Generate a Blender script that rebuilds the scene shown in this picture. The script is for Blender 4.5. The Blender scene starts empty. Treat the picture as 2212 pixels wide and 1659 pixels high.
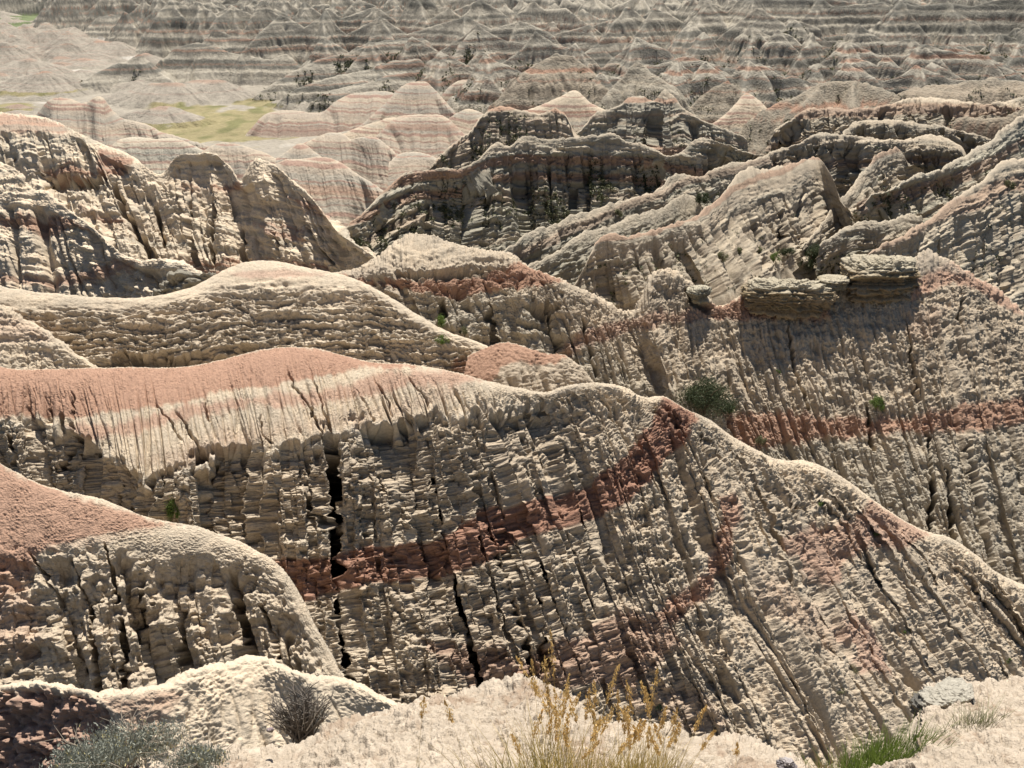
import bpy, math, random
import numpy as np
from math import radians as R
f32 = np.float32
rng = np.random.RandomState(7)
random.seed(7)
C = bpy.context.scene.collection

# ------------------------------------------------------------------ camera
PITCH = R(22.0); F = 2372.0; CX, CY = 1106.0, 829.5
cp, sp = math.cos(PITCH), math.sin(PITCH)
cam = bpy.data.cameras.new("camera"); camo = bpy.data.objects.new("camera", cam); C.objects.link(camo)
camo.location = (0, 0, 0); camo.rotation_euler = (R(90) - PITCH, 0, 0)
cam.sensor_width = 36.0; cam.lens = 36.0 * F / 2212.0; cam.clip_start = 0.1; cam.clip_end = 30000
bpy.context.scene.camera = camo

def at(px, py, d):
    """point seen at px,py whose forward distance is d"""
    px = np.asarray(px, float); py = np.asarray(py, float); d = np.asarray(d, float)
    v = (CY - py) / F
    t = d / (cp + v * sp)
    return np.stack([(px - CX) / F * t, d + 0 * px, t * (-sp + v * cp)], -1)

def tanv(py):
    v = (CY - np.asarray(py, float)) / F
    return (sp - v * cp) / (cp + v * sp)          # downward tangent of a pixel row

def project(X, Y, Z):
    fz = Y * cp - Z * sp; uz = Y * sp + Z * cp
    return CX + F * X / fz, CY - F * uz / fz

# ------------------------------------------------------------------ noise
_p = rng.permutation(256).astype(np.int32); PERM = np.concatenate([_p, _p, _p])
_a = rng.rand(256) * 2 * np.pi
G2 = np.stack([np.cos(_a), np.sin(_a)], -1).astype(f32)
_g = rng.randn(256, 3); G3 = (_g / np.linalg.norm(_g, axis=1)[:, None]).astype(f32)
def _fade(t): return t * t * t * (t * (t * 6 - 15) + 10)
def perlin2(x, y, s=0):
    x = np.asarray(x, f32) + s * 17.37; y = np.asarray(y, f32) + s * 9.71
    x, y = np.broadcast_arrays(x, y)
    xi = np.floor(x).astype(np.int32); yi = np.floor(y).astype(np.int32)
    fx = x - xi; fy = y - yi; u = _fade(fx); v = _fade(fy); xi &= 255; yi &= 255
    def g(i, j):
        h = PERM[PERM[(xi + i) & 255] + ((yi + j) & 255)]
        return G2[h, 0] * (fx - i) + G2[h, 1] * (fy - j)
    a = g(0, 0); b = g(1, 0); c = g(0, 1); d = g(1, 1)
    a = a + (b - a) * u; c = c + (d - c) * u
    return (a + (c - a) * v) * 1.5
def perlin3(x, y, z, s=0):
    x = np.asarray(x, f32) + s * 17.37; y = np.asarray(y, f32) + s * 9.71; z = np.asarray(z, f32) + s * 5.13
    xi = np.floor(x).astype(np.int32); yi = np.floor(y).astype(np.int32); zi = np.floor(z).astype(np.int32)
    fx = x - xi; fy = y - yi; fz = z - zi; u = _fade(fx); v = _fade(fy); w = _fade(fz); xi &= 255; yi &= 255; zi &= 255
    def g(i, j, k):
        h = PERM[PERM[PERM[(xi + i) & 255] + ((yi + j) & 255)] + ((zi + k) & 255)]
        return G3[h, 0] * (fx - i) + G3[h, 1] * (fy - j) + G3[h, 2] * (fz - k)
    def l(a, b, t): return a + (b - a) * t
    return l(l(l(g(0,0,0), g(1,0,0), u), l(g(0,1,0), g(1,1,0), u), v),
             l(l(g(0,0,1), g(1,0,1), u), l(g(0,1,1), g(1,1,1), u), v), w) * 1.5
def worley2(x, y, s=0):
    """distance to the nearest scattered point, and a random number per point"""
    x = np.asarray(x, f32) + s * 7.3; y = np.asarray(y, f32) + s * 3.1
    xi = np.floor(x).astype(np.int32); yi = np.floor(y).astype(np.int32); best = np.full(x.shape, 9., f32); bid = np.zeros(x.shape, np.int32)
    for i in (-1, 0, 1):
        for j in (-1, 0, 1):
            h = PERM[PERM[(xi + i) & 255] + ((yi + j) & 255)]; h2 = PERM[h + 91]
            d = (xi + i + 0.15 + 0.7 * h / 255. - x) ** 2 + (yi + j + 0.15 + 0.7 * h2 / 255. - y) ** 2
            k = d < best; best = np.where(k, d, best); bid = np.where(k, h, bid)
    return np.sqrt(best), bid / 255.
def sstep(a, b, x):
    t = np.clip((x - a) / (b - a), 0, 1); return t * t * (3 - 2 * t)

# ------------------------------------------------------------------ interpolation
def pchip(xk, yk, x):
    """monotone cubic; yk may be (n, m) - then x is shared"""
    xk = np.asarray(xk, float); yk = np.asarray(yk, float); one = yk.ndim == 1
    if one: yk = yk[:, None]
    n = len(xk)
    if n == 1: return np.repeat(yk, len(x), 0)[:, 0] if one else np.repeat(yk, len(x), 0)
    h = np.diff(xk)[:, None]; dl = np.diff(yk, axis=0) / h
    m = np.zeros_like(yk)
    if n > 2:
        a, b = dl[:-1], dl[1:]; w1 = 2 * h[1:] + h[:-1]; w2 = h[1:] + 2 * h[:-1]
        ok = a * b > 0
        with np.errstate(all='ignore'):
            mm = (w1 + w2) / (w1 / a + w2 / b)
        m[1:-1] = np.where(ok, mm, 0)
    m[0] = dl[0]; m[-1] = dl[-1]
    i = np.clip(np.searchsorted(xk, x) - 1, 0, n - 2)
    t = ((x - xk[i]) / h[i, 0])[:, None]; t = np.clip(t, -1, 2)
    H = h[i]
    r = (2*t**3-3*t**2+1)*yk[i] + (t**3-2*t**2+t)*H*m[i] + (-2*t**3+3*t**2)*yk[i+1] + (t**3-t**2)*H*m[i+1]
    return r[:, 0] if one else r

def catmull(xk, yk, x):
    """smooth curve through the points (keeps peaks round)"""
    xk = np.asarray(xk, float); yk = np.asarray(yk, float)
    m = np.gradient(yk, xk)
    i = np.clip(np.searchsorted(xk, x) - 1, 0, len(xk) - 2)
    H = xk[i + 1] - xk[i]; t = np.clip((x - xk[i]) / H, 0, 1)
    return (2*t**3-3*t**2+1)*yk[i] + (t**3-2*t**2+t)*H*m[i] + (-2*t**3+3*t**2)*yk[i+1] + (t**3-t**2)*H*m[i+1]

def poly_sd(px, py, poly):
    """signed distance (inside negative) to a polygon, in photo pixels"""
    P = np.asarray(poly, f32); n = len(P)
    d = np.full(px.shape, 1e9, f32); ins = np.zeros(px.shape, bool)
    for i in range(n):
        a = P[i]; b = P[(i + 1) % n]; e = b - a
        wx = px - a[0]; wy = py - a[1]
        t = np.clip((wx * e[0] + wy * e[1]) / max(e @ e, 1e-6), 0, 1)
        d = np.minimum(d, (wx - e[0] * t) ** 2 + (wy - e[1] * t) ** 2)
        c = ((a[1] > py) != (b[1] > py)) & (px < (b[0] - a[0]) * (py - a[1]) / ((b[1] - a[1]) if b[1] != a[1] else 1e-9) + a[0])
        ins ^= c
    d = np.sqrt(d); return np.where(ins, -d, d)
def line_dist(px, py, pts):
    P = np.asarray(pts, f32); d = np.full(px.shape, 1e9, f32); s = np.zeros(px.shape, f32)
    for i in range(len(P) - 1):
        a = P[i]; e = P[i + 1] - a; wx = px - a[0]; wy = py - a[1]
        t = np.clip((wx * e[0] + wy * e[1]) / (e @ e), 0, 1)
        q = (wx - e[0] * t) ** 2 + (wy - e[1] * t) ** 2
        k = q < d; d = np.where(k, q, d); s = np.where(k, (i + t) / (len(P) - 1), s)
    return np.sqrt(d), s

# ------------------------------------------------------------------ materials
def nn(nt, t, **kw):
    n = nt.nodes.new(t)
    for k, v in kw.items(): setattr(n, k, v)
    return n
def earth_material(name, bumps, var=0.25, rough=0.95):
    """dry clay: colour of the stratum from the mesh, speckle, fine relief; bumps = [(scale, strength, distance)]"""
    m = bpy.data.materials.new(name); m.use_nodes = True; nt = m.node_tree; L = nt.links
    b = nt.nodes['Principled BSDF']; b.inputs['Roughness'].default_value = rough
    b.inputs['Specular IOR Level'].default_value = 0.15
    at_ = nn(nt, 'ShaderNodeAttribute', attribute_name='stratum')
    tc = nn(nt, 'ShaderNodeTexCoord')
    n1 = nn(nt, 'ShaderNodeTexNoise'); n1.inputs['Scale'].default_value = bumps[0][0] * 0.7; n1.inputs['Detail'].default_value = 8; n1.inputs['Roughness'].default_value = 0.7
    L.new(tc.outputs['Object'], n1.inputs['Vector'])
    mr = nn(nt, 'ShaderNodeMapRange'); mr.inputs[1].default_value = 0.3; mr.inputs[2].default_value = 0.7
    mr.inputs[3].default_value = 1 - var; mr.inputs[4].default_value = 1 + var
    L.new(n1.outputs['Fac'], mr.inputs[0])
    mx = nn(nt, 'ShaderNodeMix', data_type='RGBA', blend_type='MULTIPLY'); mx.inputs['Factor'].default_value = 1
    L.new(at_.outputs['Color'], mx.inputs[6]); L.new(mr.outputs[0], mx.inputs[7]); L.new(mx.outputs[2], b.inputs['Base Color'])
    prev = None
    for i, (sc, st, di) in enumerate(bumps):
        t = nn(nt, 'ShaderNodeTexNoise') if i % 2 == 0 else nn(nt, 'ShaderNodeTexVoronoi')
        t.inputs['Scale'].default_value = sc
        L.new(tc.outputs['Object'], t.inputs['Vector'])
        if i % 2 == 0: t.inputs['Detail'].default_value = 6; t.inputs['Roughness'].default_value = 0.65; o = t.outputs['Fac']
        else: o = t.outputs['Distance']
        bp = nn(nt, 'ShaderNodeBump'); bp.inputs['Strength'].default_value = st; bp.inputs['Distance'].default_value = di
        if i % 2: bp.invert = True
        L.new(o, bp.inputs['Height'])
        if prev: L.new(prev.outputs[0], bp.inputs['Normal'])
        prev = bp
    L.new(prev.outputs[0], b.inputs['Normal'])
    return m
M_NEAR = earth_material('popcorn_clay', [(30, 0.6, 0.02), (60, 0.5, 0.012)], 0.22)
M_MID = earth_material('dry_clay', [(9, 0.85, 0.07), (18, 0.5, 0.04)], 0.26)
M_FAR = earth_material('far_clay', [(1.6, 0.7, 0.35), (3.2, 0.3, 0.15)], 0.2)
M_FARTHER = earth_material('distant_clay', [(0.8, 0.9, 0.8), (1.6, 0.5, 0.4)], 0.22)

# colours (real-world albedo)
CREAM = np.array([0.468, 0.39, 0.29]); BUFF = np.array([0.395, 0.327, 0.243]); GREY = np.array([0.305, 0.278, 0.22])
RED = np.array([0.32, 0.183, 0.122]); PINK = np.array([0.40, 0.285, 0.205]); DRED = np.array([0.20, 0.108, 0.075]); PALE = np.array([0.345, 0.29, 0.225])
WHITE = np.array([0.60, 0.56, 0.47])

def grid_mesh(name, V, col, mat, mask=None, label=None, kind='structure'):
    nv, nu = V.shape[:2]
    me = bpy.data.meshes.new(name)
    idx = np.arange(nv * nu).reshape(nv, nu)
    q = np.stack([idx[:-1, :-1], idx[1:, :-1], idx[1:, 1:], idx[:-1, 1:]], -1).reshape(-1, 4)
    if mask is not None: q = q[mask.reshape(-1)]
    n = len(q)
    me.vertices.add(nv * nu); me.vertices.foreach_set('co', V.reshape(-1).astype(f32))
    me.loops.add(4 * n); me.loops.foreach_set('vertex_index', q.reshape(-1).astype(np.int32))
    me.polygons.add(n); me.polygons.foreach_set('loop_start', (np.arange(n) * 4).astype(np.int32))
    me.polygons.foreach_set('use_smooth', np.ones(n, bool))
    ca = me.color_attributes.new('stratum', 'FLOAT_COLOR', 'POINT')
    c4 = np.ones((nv * nu, 4), f32); c4[:, :3] = col.reshape(-1, 3); ca.data.foreach_set('color', c4.reshape(-1))
    me.update(calc_edges=True); me.validate()
    me.materials.append(mat)
    o = bpy.data.objects.new(name, me); C.objects.link(o)
    if kind: o['kind'] = kind
    if label: o['label'] = label
    return o

def normals(P):
    du = np.gradient(P, axis=1); dv = np.gradient(P, axis=0)
    n = np.cross(du, dv); n /= np.linalg.norm(n, axis=-1, keepdims=True) + 1e-9
    return n

def rill(U, V, lam, k, s, p=1.0, warp=0.5):
    """channels running down the slope: 0 on the interfluve, 1 on the channel line"""
    w = perlin2(U / lam * 0.4, V / (lam * k) * 0.8, s + 3) * warp * 1.6 + perlin2(U / lam * 1.1, V / (lam * 2.0), s + 5) * warp * 0.30
    n = perlin2(U / lam + w, V / (lam * k), s)
    return np.clip(1 - np.abs(n) * 2.4, 0, 1) ** p

class Sheet:
    """one hill flank swept between lines traced on the hill: the crest, a break of slope, the foot; each has a real distance"""
    def __init__(s, name, crest, rows, step=1.7, back=(0.35, 1.0, 14.0), mat=None, label=None, u0=None, u1=None, seed=1, jag=0.07, rag=5.0):
        s.name, s.mat, s.label, s.seed = name, mat or M_MID, label, seed
        cr = np.array(crest, float); u0 = cr[0, 0] if u0 is None else u0; u1 = cr[-1, 0] if u1 is None else u1
        nu = int((u1 - u0) / step); u = np.linspace(u0, u1, nu)
        y = catmull(cr[:, 0], cr[:, 1], u); d = catmull(cr[:, 0], cr[:, 2], u)
        un = at(u, y, d)[:, 0]
        jn = perlin2(un / 5.0, un * 0, seed + 90) * 0.9 + np.abs(perlin2(un / 2.1, un * 0, seed + 91)) * 0.9 - .2 + (np.abs(perlin2(un / 0.8, un * 0, seed + 92)) - .2) * .5
        y = y - jag * jn * F / d
        P = [at(u, y, d)]; pyl = [y]; pxl = [u]; rg = []
        for r in rows:
            a = np.array([q[:4] for q in r['pts']], float)     # u, px, py, slope
            px = u + pchip(a[:, 0], a[:, 1] - a[:, 0], np.clip(u, a[0, 0], a[-1, 0])); py = pchip(a[:, 0], a[:, 2], np.clip(u, a[0, 0], a[-1, 0])); sl = np.interp(u, a[:, 0], a[:, 3])
            if r is not rows[-1]: py = py + rag * (perlin2(u / 31, u * 0, seed + 93) + .6 * perlin2(u / 11, u * 0, seed + 94))
            py = np.maximum(py, pyl[-1] + 2)
            if r.get('abs'): dd = sl
            else:
                z0 = -P[-1][:, 2]; d0 = P[-1][:, 1]
                dd = (z0 + sl * d0) / (tanv(py) + sl)
            P.append(at(px, py, dd)); pyl.append(py); pxl.append(px)
        # below the foot: carry on a few metres into the ground
        e = P[-1] - P[-2]; e = e / np.linalg.norm(e, axis=1)[:, None]
        P.append(P[-1] + e * np.array([0.4, 1, 1]) * back[2] * 0.45)
        # behind the crest
        top = P[0]; br, bs, bl = back
        B = []
        for t, dz in ((1.0, 1.0), (0.5, 0.5), (0.22, 0.2), (0.09, 0.065), (0.03, 0.012)):
            q = top.copy(); q[:, 1] += bl * t; q[:, 0] += bl * t * top[:, 0] / top[:, 1]; q[:, 2] -= bl * bs * dz; B.append(q)
        allP = B + P; nb = len(B)
        tk = [0.0]; cnt = []
        for i in range(len(allP) - 1):
            L3 = np.median(np.linalg.norm(allP[i + 1] - allP[i], axis=1)); tk.append(tk[-1] + L3)
            if i < nb - 1: n = 7
            elif i == nb - 1: n = 6
            elif i == len(allP) - 2: n = 12
            else:
                j = i - nb; n = int(max(np.percentile(pyl[j + 1] - pyl[j], 90), 6) / step) + 4
            cnt.append(n)
        tk = np.array(tk); tv = []
        for i, n in enumerate(cnt): tv += list(np.linspace(tk[i], tk[i + 1], n, endpoint=False))
        tv.append(tk[-1]); tv = np.array(tv)
        K = np.stack(allP, 0); s.nu = nu; s.nv = len(tv)
        B3 = pchip(tk, K.reshape(len(allP), -1), tv).reshape(s.nv, nu, 3)
        s.B = B3; s.tv = tv; s.tc = tk[nb]; s.u = u
        s.N = normals(B3)
        if s.N[..., 2].mean() < 0: s.N *= -1
        # lengths in metres
        seg = np.linalg.norm(np.diff(B3[s.nv // 2 + 2], axis=0), axis=1); s.U = np.concatenate([[0], np.cumsum(seg)])[None, :] + np.zeros((s.nv, 1)) + seed * 31.7
        s.V = np.abs(tv - s.tc)[:, None] + np.zeros((1, nu))
        s.front = (tv >= s.tc)[:, None] & np.ones((1, nu), bool)
        s.px, s.py = project(B3[..., 0], B3[..., 1], B3[..., 2])
        s.px = s.px.astype(f32); s.py = s.py.astype(f32)
        s.row_t = [tk[nb + i] for i in range(len(P))]
        s.D = np.zeros((s.nv, nu)); s.col = np.zeros((s.nv, nu, 3)) + CREAM
        s.H = np.zeros((s.nv, nu))
    def rowpos(s):
        """0 on the crest, 1 on the first break, 2 on the next ..."""
        return np.interp(s.tv, s.row_t, np.arange(len(s.row_t)))[:, None] + np.zeros((1, s.nu))
    def poly(s, pts, soft=5, wig=8, wl=60, sd_=11):
        w = perlin2(s.px / wl, s.py / wl, s.seed + sd_) * wig + perlin2(s.px / 14, s.py / 14, s.seed + sd_ + 1) * wig * 0.55 + perlin2(s.U / 0.35, s.V / 4, s.seed + sd_ + 2) * wig * 0.7 + s.H * wig * .4
        return sstep(soft, -soft, poly_sd(s.px, s.py, pts) + w) * s.front
    def paint(s, m, c, k=1.0):
        m = (m * k)[..., None]; s.col = s.col * (1 - m) + np.asarray(c) * m
    def crumble(s, amp, scale, m=1.0, seed=0, zst=1.6):
        """rough broken clay lumps"""
        X, Y, Z = s.B[..., 0] / scale, s.B[..., 1] / scale, s.B[..., 2] / scale * zst
        m = m * np.clip(0.85 + 1.5 * perlin3(X / 5, Y / 5, Z / 7, s.seed + seed + 26), 0.25, 1.5)
        n = np.abs(perlin3(X, Y, Z, s.seed + seed + 20)) ** 0.8 * 1.6
        n2 = np.abs(perlin3(X * 2.1, Y * 2.1, Z * 2.1, s.seed + seed + 21)) * 1.4
        n3 = perlin3(X * 4.3, Y * 4.3, Z * 4.3, s.seed + seed + 22)
        s.D += amp * m * ((n - 0.5) + 0.5 * (n2 - 0.4) + 0.3 * n3)
    def flutes(s, amp, lam, k, m=1.0, seed=0):
        """fine ribs and grooves running down the fall line, broken into short lengths"""
        w = perlin2(s.U / (lam * 3), s.V / (lam * 3), seed + 81) * .6
        n = np.abs(perlin2(s.U / lam + w, s.V / (lam * k), seed + 80)) ** .7 * 1.5 - .5
        n2 = np.abs(perlin2(s.U / (lam * .45) + w, s.V / (lam * k * .4), seed + 82)) * 1.6 - .45
        s.D += amp * m * (n + .5 * n2)
    def pits(s, depth, scale, m=1.0, seed=0, thr=0.18, zst=0.8):
        X, Y, Z = s.B[..., 0] / scale, s.B[..., 1] / scale, s.B[..., 2] / scale * zst
        n = perlin3(X, Y, Z, s.seed + seed + 30) + 0.4 * perlin3(X * 2.3, Y * 2.3, Z * 2.3, s.seed + seed + 31)
        s.D -= depth * m * sstep(thr, thr + 0.22, n)
    def ledges(s, amp, h, m=1.0, seed=0, tilt=0.0, dark=0.0):
        """harder beds stand out, softer ones are cut back"""
        z = s.B[..., 2] + perlin2(s.B[..., 0] / 9, s.B[..., 1] / 9, seed + 40) * 0.5 + perlin2(s.B[..., 0] / 1.3, s.B[..., 1] / 1.3, seed + 41) * 0.12 + tilt * s.B[..., 0]
        a = perlin2(z / h, s.B[..., 0] / 22, seed + 42); b = perlin2(z / (h * 0.37), s.B[..., 0] / 9, seed + 43)
        v = sstep(-0.25, 0.25, a) - 0.5 + 0.6 * (sstep(-0.2, 0.2, b) - 0.5)
        w = 0.55 + 0.9 * perlin2(s.B[..., 0] / 2.5, s.B[..., 2] / 1.2, seed + 44)
        s.D += amp * m * v * np.clip(w, 0.05, 1.4)
        s.col *= (1 + (dark * v * m)[..., None] * np.array([0.9, 1.0, 1.05])) if np.ndim(m) else (1 + dark * v[..., None])
    def rills(s, lam, depth, k=8, p=1.5, start=0.5, full=4.0, m=1.0, seed=0, warp=0.5):
        r = rill(s.U, s.V, lam, k, s.seed + seed + 50, p, warp)
        st = start * (1 + 1.2 * perlin2(s.U / (lam * 1.7), 0 * s.U, s.seed + seed + 60))
        g = sstep(st, st + full, s.V)
        s.D -= depth * r * g * m; s.H += r * g * np.minimum(m, 1)
        return r * g
    def crevice(s, pts, w, depth, grow=0.5):
        jx = perlin2(s.py / 23, s.px / 60, 5) * 6 + perlin2(s.py / 9, s.px / 30, 6) * 3.0
        d, t = line_dist(s.px + jx, s.py, pts)
        ww = w * (grow + (1 - grow) * t) * (1 + 0.3 * perlin2(s.py / 16, s.px * 0 + w, 8))
        g = np.exp(-(d / ww) ** 4) * (sstep(0, 0.35, t) if w < 3.5 else sstep(0, 0.12, t)) * (sstep(1.0, 0.7, t) if w < 3.5 else 1)
        s.D -= depth * g * s.front; s.crev = np.maximum(getattr(s, 'crev', 0), g)
        s.cav = getattr(s, 'cav', 0) + g
    def patches(s, amp, scale=6.0):
        X, Y, Z = s.B[..., 0], s.B[..., 1], s.B[..., 2]
        n = perlin3(X / scale, Y / scale, Z / (scale * 0.3), s.seed + 70); n2 = perlin3(X / scale * 5, Y / scale * 5, Z / scale * 8, s.seed + 71)
        s.col *= (1 + amp * n + amp * 0.7 * n2)[..., None]
        t = (n * 1.2 + n2)[..., None] * amp * 0.5
        s.col *= 1 + t * np.array([0.25, 0.0, -0.3])
    def build(s):
        Nn = s.N
        V = s.B + Nn * s.D[..., None]
        s.Vx = V
        return grid_mesh(s.name, V, np.clip(s.col, 0.02, 0.85), s.mat, label=s.label)
    def point(s, px, py):
        """surface point (after relief) nearest to a traced spot"""
        i = np.argmin(((s.px - px) ** 2 + (s.py - py) ** 2) + (~s.front) * 1e6)
        return s.Vx.reshape(-1, 3)[i]
SHEETS = {}

# ================================================================== NEAR HILLS
# ---- the ground the photographer looks over: pale popcorn clay
s = Sheet('foreground_ground',
    [(150,1760,5.4),(250,1700,5.6),(330,1640,6.1),(415,1584,6.5),(500,1574,6.6),(650,1571,6.6),(700,1545,6.7),(760,1523,6.8),(820,1504,6.9),(925,1481,7.0),(980,1468,7.1),(1060,1462,7.1),(1141,1459,7.0),(1190,1478,6.9),
     (1271,1522,6.7),(1306,1555,6.4),(1386,1567,6.3),(1456,1568,6.3),(1486,1585,6.3),(1606,1595,6.3),(1671,1616,6.2),(1756,1634,6.1),(1810,1640,6.1),(1850,1634,6.1),(1900,1606,6.3),(1945,1560,6.6),(1976,1505,7.0),(2016,1478,7.2),(2056,1466,7.3),(2120,1460,7.3),(2212,1457,7.3),(2330,1452,7.3)],
    [dict(pts=[(150,100,1830,4.6),(700,690,1800,4.3),(1500,1520,1800,4.3),(2330,2380,1800,4.3)], abs=True)],
    step=1.6, back=(0.3, 1.0, 5.0), mat=M_NEAR, label='pale pinkish popcorn clay ledge across the bottom of the view', seed=1)
s.col[:] = PALE
X, Y = s.B[..., 0], s.B[..., 1]
s.D += -0.135 + 0.07 * perlin2(X / 1.1, Y / 1.1, 3) + 0.05 * perlin2(X / 0.4, Y / 0.4, 4)
s.crumble(0.012, 0.15, zst=1)
clod_c = np.zeros_like(X)
for cs_, am_, sd_ in ((0.11, 0.030, 1), (0.055, 0.019, 2), (0.03, 0.010, 3)):
    wx_ = X + perlin2(X / cs_ / 1.5, Y / cs_ / 1.5, 41 + sd_) * cs_ * .5; wy_ = Y + perlin2(X / cs_ / 1.5, Y / cs_ / 1.5, 51 + sd_) * cs_ * .5
    f1, idd = worley2(wx_ / cs_, wy_ / cs_, sd_); dome = np.sqrt(np.clip(1 - (f1 / 0.62) ** 2, 0, 1))
    keep = (idd > (0.55, 0.3, 0.1)[sd_ - 1]); s.D += am_ * dome * keep * (0.4 + idd); clod_c += (dome * keep - 0.35) * (0.10, 0.12, 0.10)[sd_ - 1] * 0.6 + (idd - .5) * 0.14 * keep
n = perlin2(X / 0.9, Y / 0.9, 9) + 0.6 * perlin2(X / 0.12, Y / 0.12, 10)
s.col *= (1 + 0.08 * n + clod_c)[..., None]; s.paint(sstep(0.15, 0.8, perlin2(X / 0.5, Y / 0.5, 12) + 0.5 * perlin2(X / 0.06, Y / 0.06, 13)), np.array([0.25, 0.18, 0.125]), 0.7)
s.build(); SHEETS['fg'] = s

# ---- saddle between the ledge and the gully, dark rubble bank on the left
s = Sheet('near_ridge',
    [(-120,1478,15.4),(0,1489,15.2),(75,1482,15),(150,1490,14.8),(240,1509,14.6),(300,1504,14.6),(360,1489,14.7),(415,1458,15),(500,1439,15.4),(565,1431,15.6),(600,1443,15.4),(660,1462,15),(725,1466,15),(780,1482,14.8),(820,1503,14.6),(900,1545,14),(1000,1620,13)],
    [dict(pts=[(-120,-120,1560,1.2),(300,300,1570,0.9),(565,600,1530,0.75),(820,860,1570,0.8),(1000,1040,1680,0.8)]),
     dict(pts=[(-120,-120,1760,1.1),(300,330,1740,1.0),(565,640,1700,0.9),(1000,1080,1780,0.9)])],
    step=1.7, back=(0.3, 1.1, 9.0), mat=M_NEAR, label='small pale saddle ridge with a reddish dip beyond the near ledge', seed=2)
s.col[:] = CREAM * 1.08
s.crumble(0.05, 0.4); s.crumble(0.03, 0.16, seed=4); s.crumble(0.015, 0.08, seed=6)
s.rills(0.9, 0.16, k=5, p=2.5, start=0.2, full=1.0); s.rills(0.35, 0.07, k=4, p=2, start=0.1, full=0.6, seed=9)
s.patches(0.12, 1.5)
m = s.poly([(-150,1490),(0,1493),(110,1490),(190,1512),(250,1550),(275,1610),(320,1760),(-150,1760)], soft=10, wig=14)
s.D -= 0.10 * m; s.crumble(0.2, 0.45, m, seed=8); s.crumble(0.09, 0.2, m, seed=9); s.paint(m, DRED * 1.2 + 0.03, 0.8)
s.paint(s.poly([(210,1505),(300,1500),(370,1490),(400,1500),(370,1530),(350,1570),(290,1600),(260,1560),(235,1530)], wig=10, soft=14), PINK, 0.9)
s.rills(0.5, 0.14, k=4, p=3, start=0.3, full=0.8, m=sstep(0.1, 1, m) , seed=12)
s.build(); SHEETS['saddle'] = s

# ---- lower left ridge with a red shoulder
s = Sheet('red_shouldered_ridge',
    [(-140,940,36),(0,1001,35),(50,1030,34.6),(100,1056,34.2),(165,1072,34),(225,1086,33.8),(300,1114,33.6),(350,1128,33.6),(425,1139,33.5),(500,1163,33.3),(550,1186,33),(605,1226,32.6),(645,1281,32),(690,1370,31),(735,1455,30),(780,1560,28.6)],
    [dict(pts=[(-140,-130,1290,0.75),(100,100,1240,0.75),(350,330,1230,0.75),(500,475,1240,0.8),(550,520,1262,0.8),(605,566,1300,0.85),(645,600,1350,0.9),(690,640,1420,0.95),(735,685,1500,1.0),(780,735,1590,1)]),
     dict(pts=[(-140,-100,1640,1.35),(100,170,1640,1.4),(350,400,1640,1.5),(550,600,1640,1.4),(690,680,1640,1.2),(780,760,1680,1.2)])],
    step=1.6, back=(0.3, 1.25, 10.0), label='lower left ridge with a red clay shoulder and fluted pale wall', seed=3)
s.col[:] = CREAM; s.paint(sstep(1.5, 4, s.V), BUFF * 1.1, 0.75)
rp = s.rowpos(); wall = sstep(0.75, 1.25, rp + 0.25 * perlin2(s.px / 60, s.py / 60, 3))
s.rills(1.7, 0.30, k=9, p=3.5, start=0.8, full=3, m=1 - 0.5 * wall)
s.rills(0.7, 0.12, k=8, p=2.5, start=1.0, full=2.5, seed=5)
s.rills(1.9, 1.0, k=9, p=2.6, start=0, full=0.1, m=wall, seed=6, warp=0.7)
rough = np.clip(sstep(0.5, 1.1, rp) + sstep(430, 560, s.px) * sstep(0.3, 1.2, s.V), 0, 1)
s.crumble(0.03, 0.12, 1 - .6 * rough, seed=33); s.rills(0.5, 0.13, k=8, p=3, start=0.6, full=2, seed=15)
s.crumble(0.13, 0.9, 0.15 + rough * 0.9); s.crumble(0.08, 0.34, 0.1 + rough, seed=4); s.crumble(0.035, 0.14, 0.5 + rough * 0.6, seed=6)
s.ledges(0.20, 1.1, rough, dark=0.08); s.pits(0.3, 0.8, rough); s.pits(0.14, 0.3, rough, seed=3)
for pts, w, dep in [([(190,1290),(192,1370),(200,1440),(208,1520)], 9, 1.5), ([(262,1330),(268,1400),(272,1500)], 8, 1.1), ([(378,1300),(385,1350),(392,1430)], 10, 1.0), ([(500,1290),(510,1340),(520,1400),(525,1450)], 15, 1.4), ([(300,1270),(310,1330),(312,1380)], 7, .8),
    ([(150,1200),(165,1260),(185,1320)], 5, .7), ([(60,1190),(90,1250),(120,1310)], 4, .5), ([(225,1170),(240,1230),(258,1300)], 4, .6), ([(560,1300),(580,1360),(600,1420)], 6, .8)]:
    s.crevice(pts, w, dep)
s.patches(0.12, 2.5)
red = s.poly([(-150,930),(0,1003),(50,1032),(165,1074),(300,1116),(372,1132),(330,1150),(235,1164),(150,1186),(90,1188),(60,1230),(-10,1300),(-150,1380)], wig=12, soft=8)
s.paint(red, RED * 1.04 + 0.015, 0.85); s.paint(s.poly([(-150,1240),(60,1240),(70,1330),(110,1400),(40,1430),(-150,1420)], wig=22, soft=18), PINK, 0.7)
s.paint(s.poly([(100,1178),(240,1150),(350,1136),(430,1140),(380,1156),(250,1172),(150,1198)], wig=5), CREAM * 1.05, 0.7)
s.build(); SHEETS['r1'] = s

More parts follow.
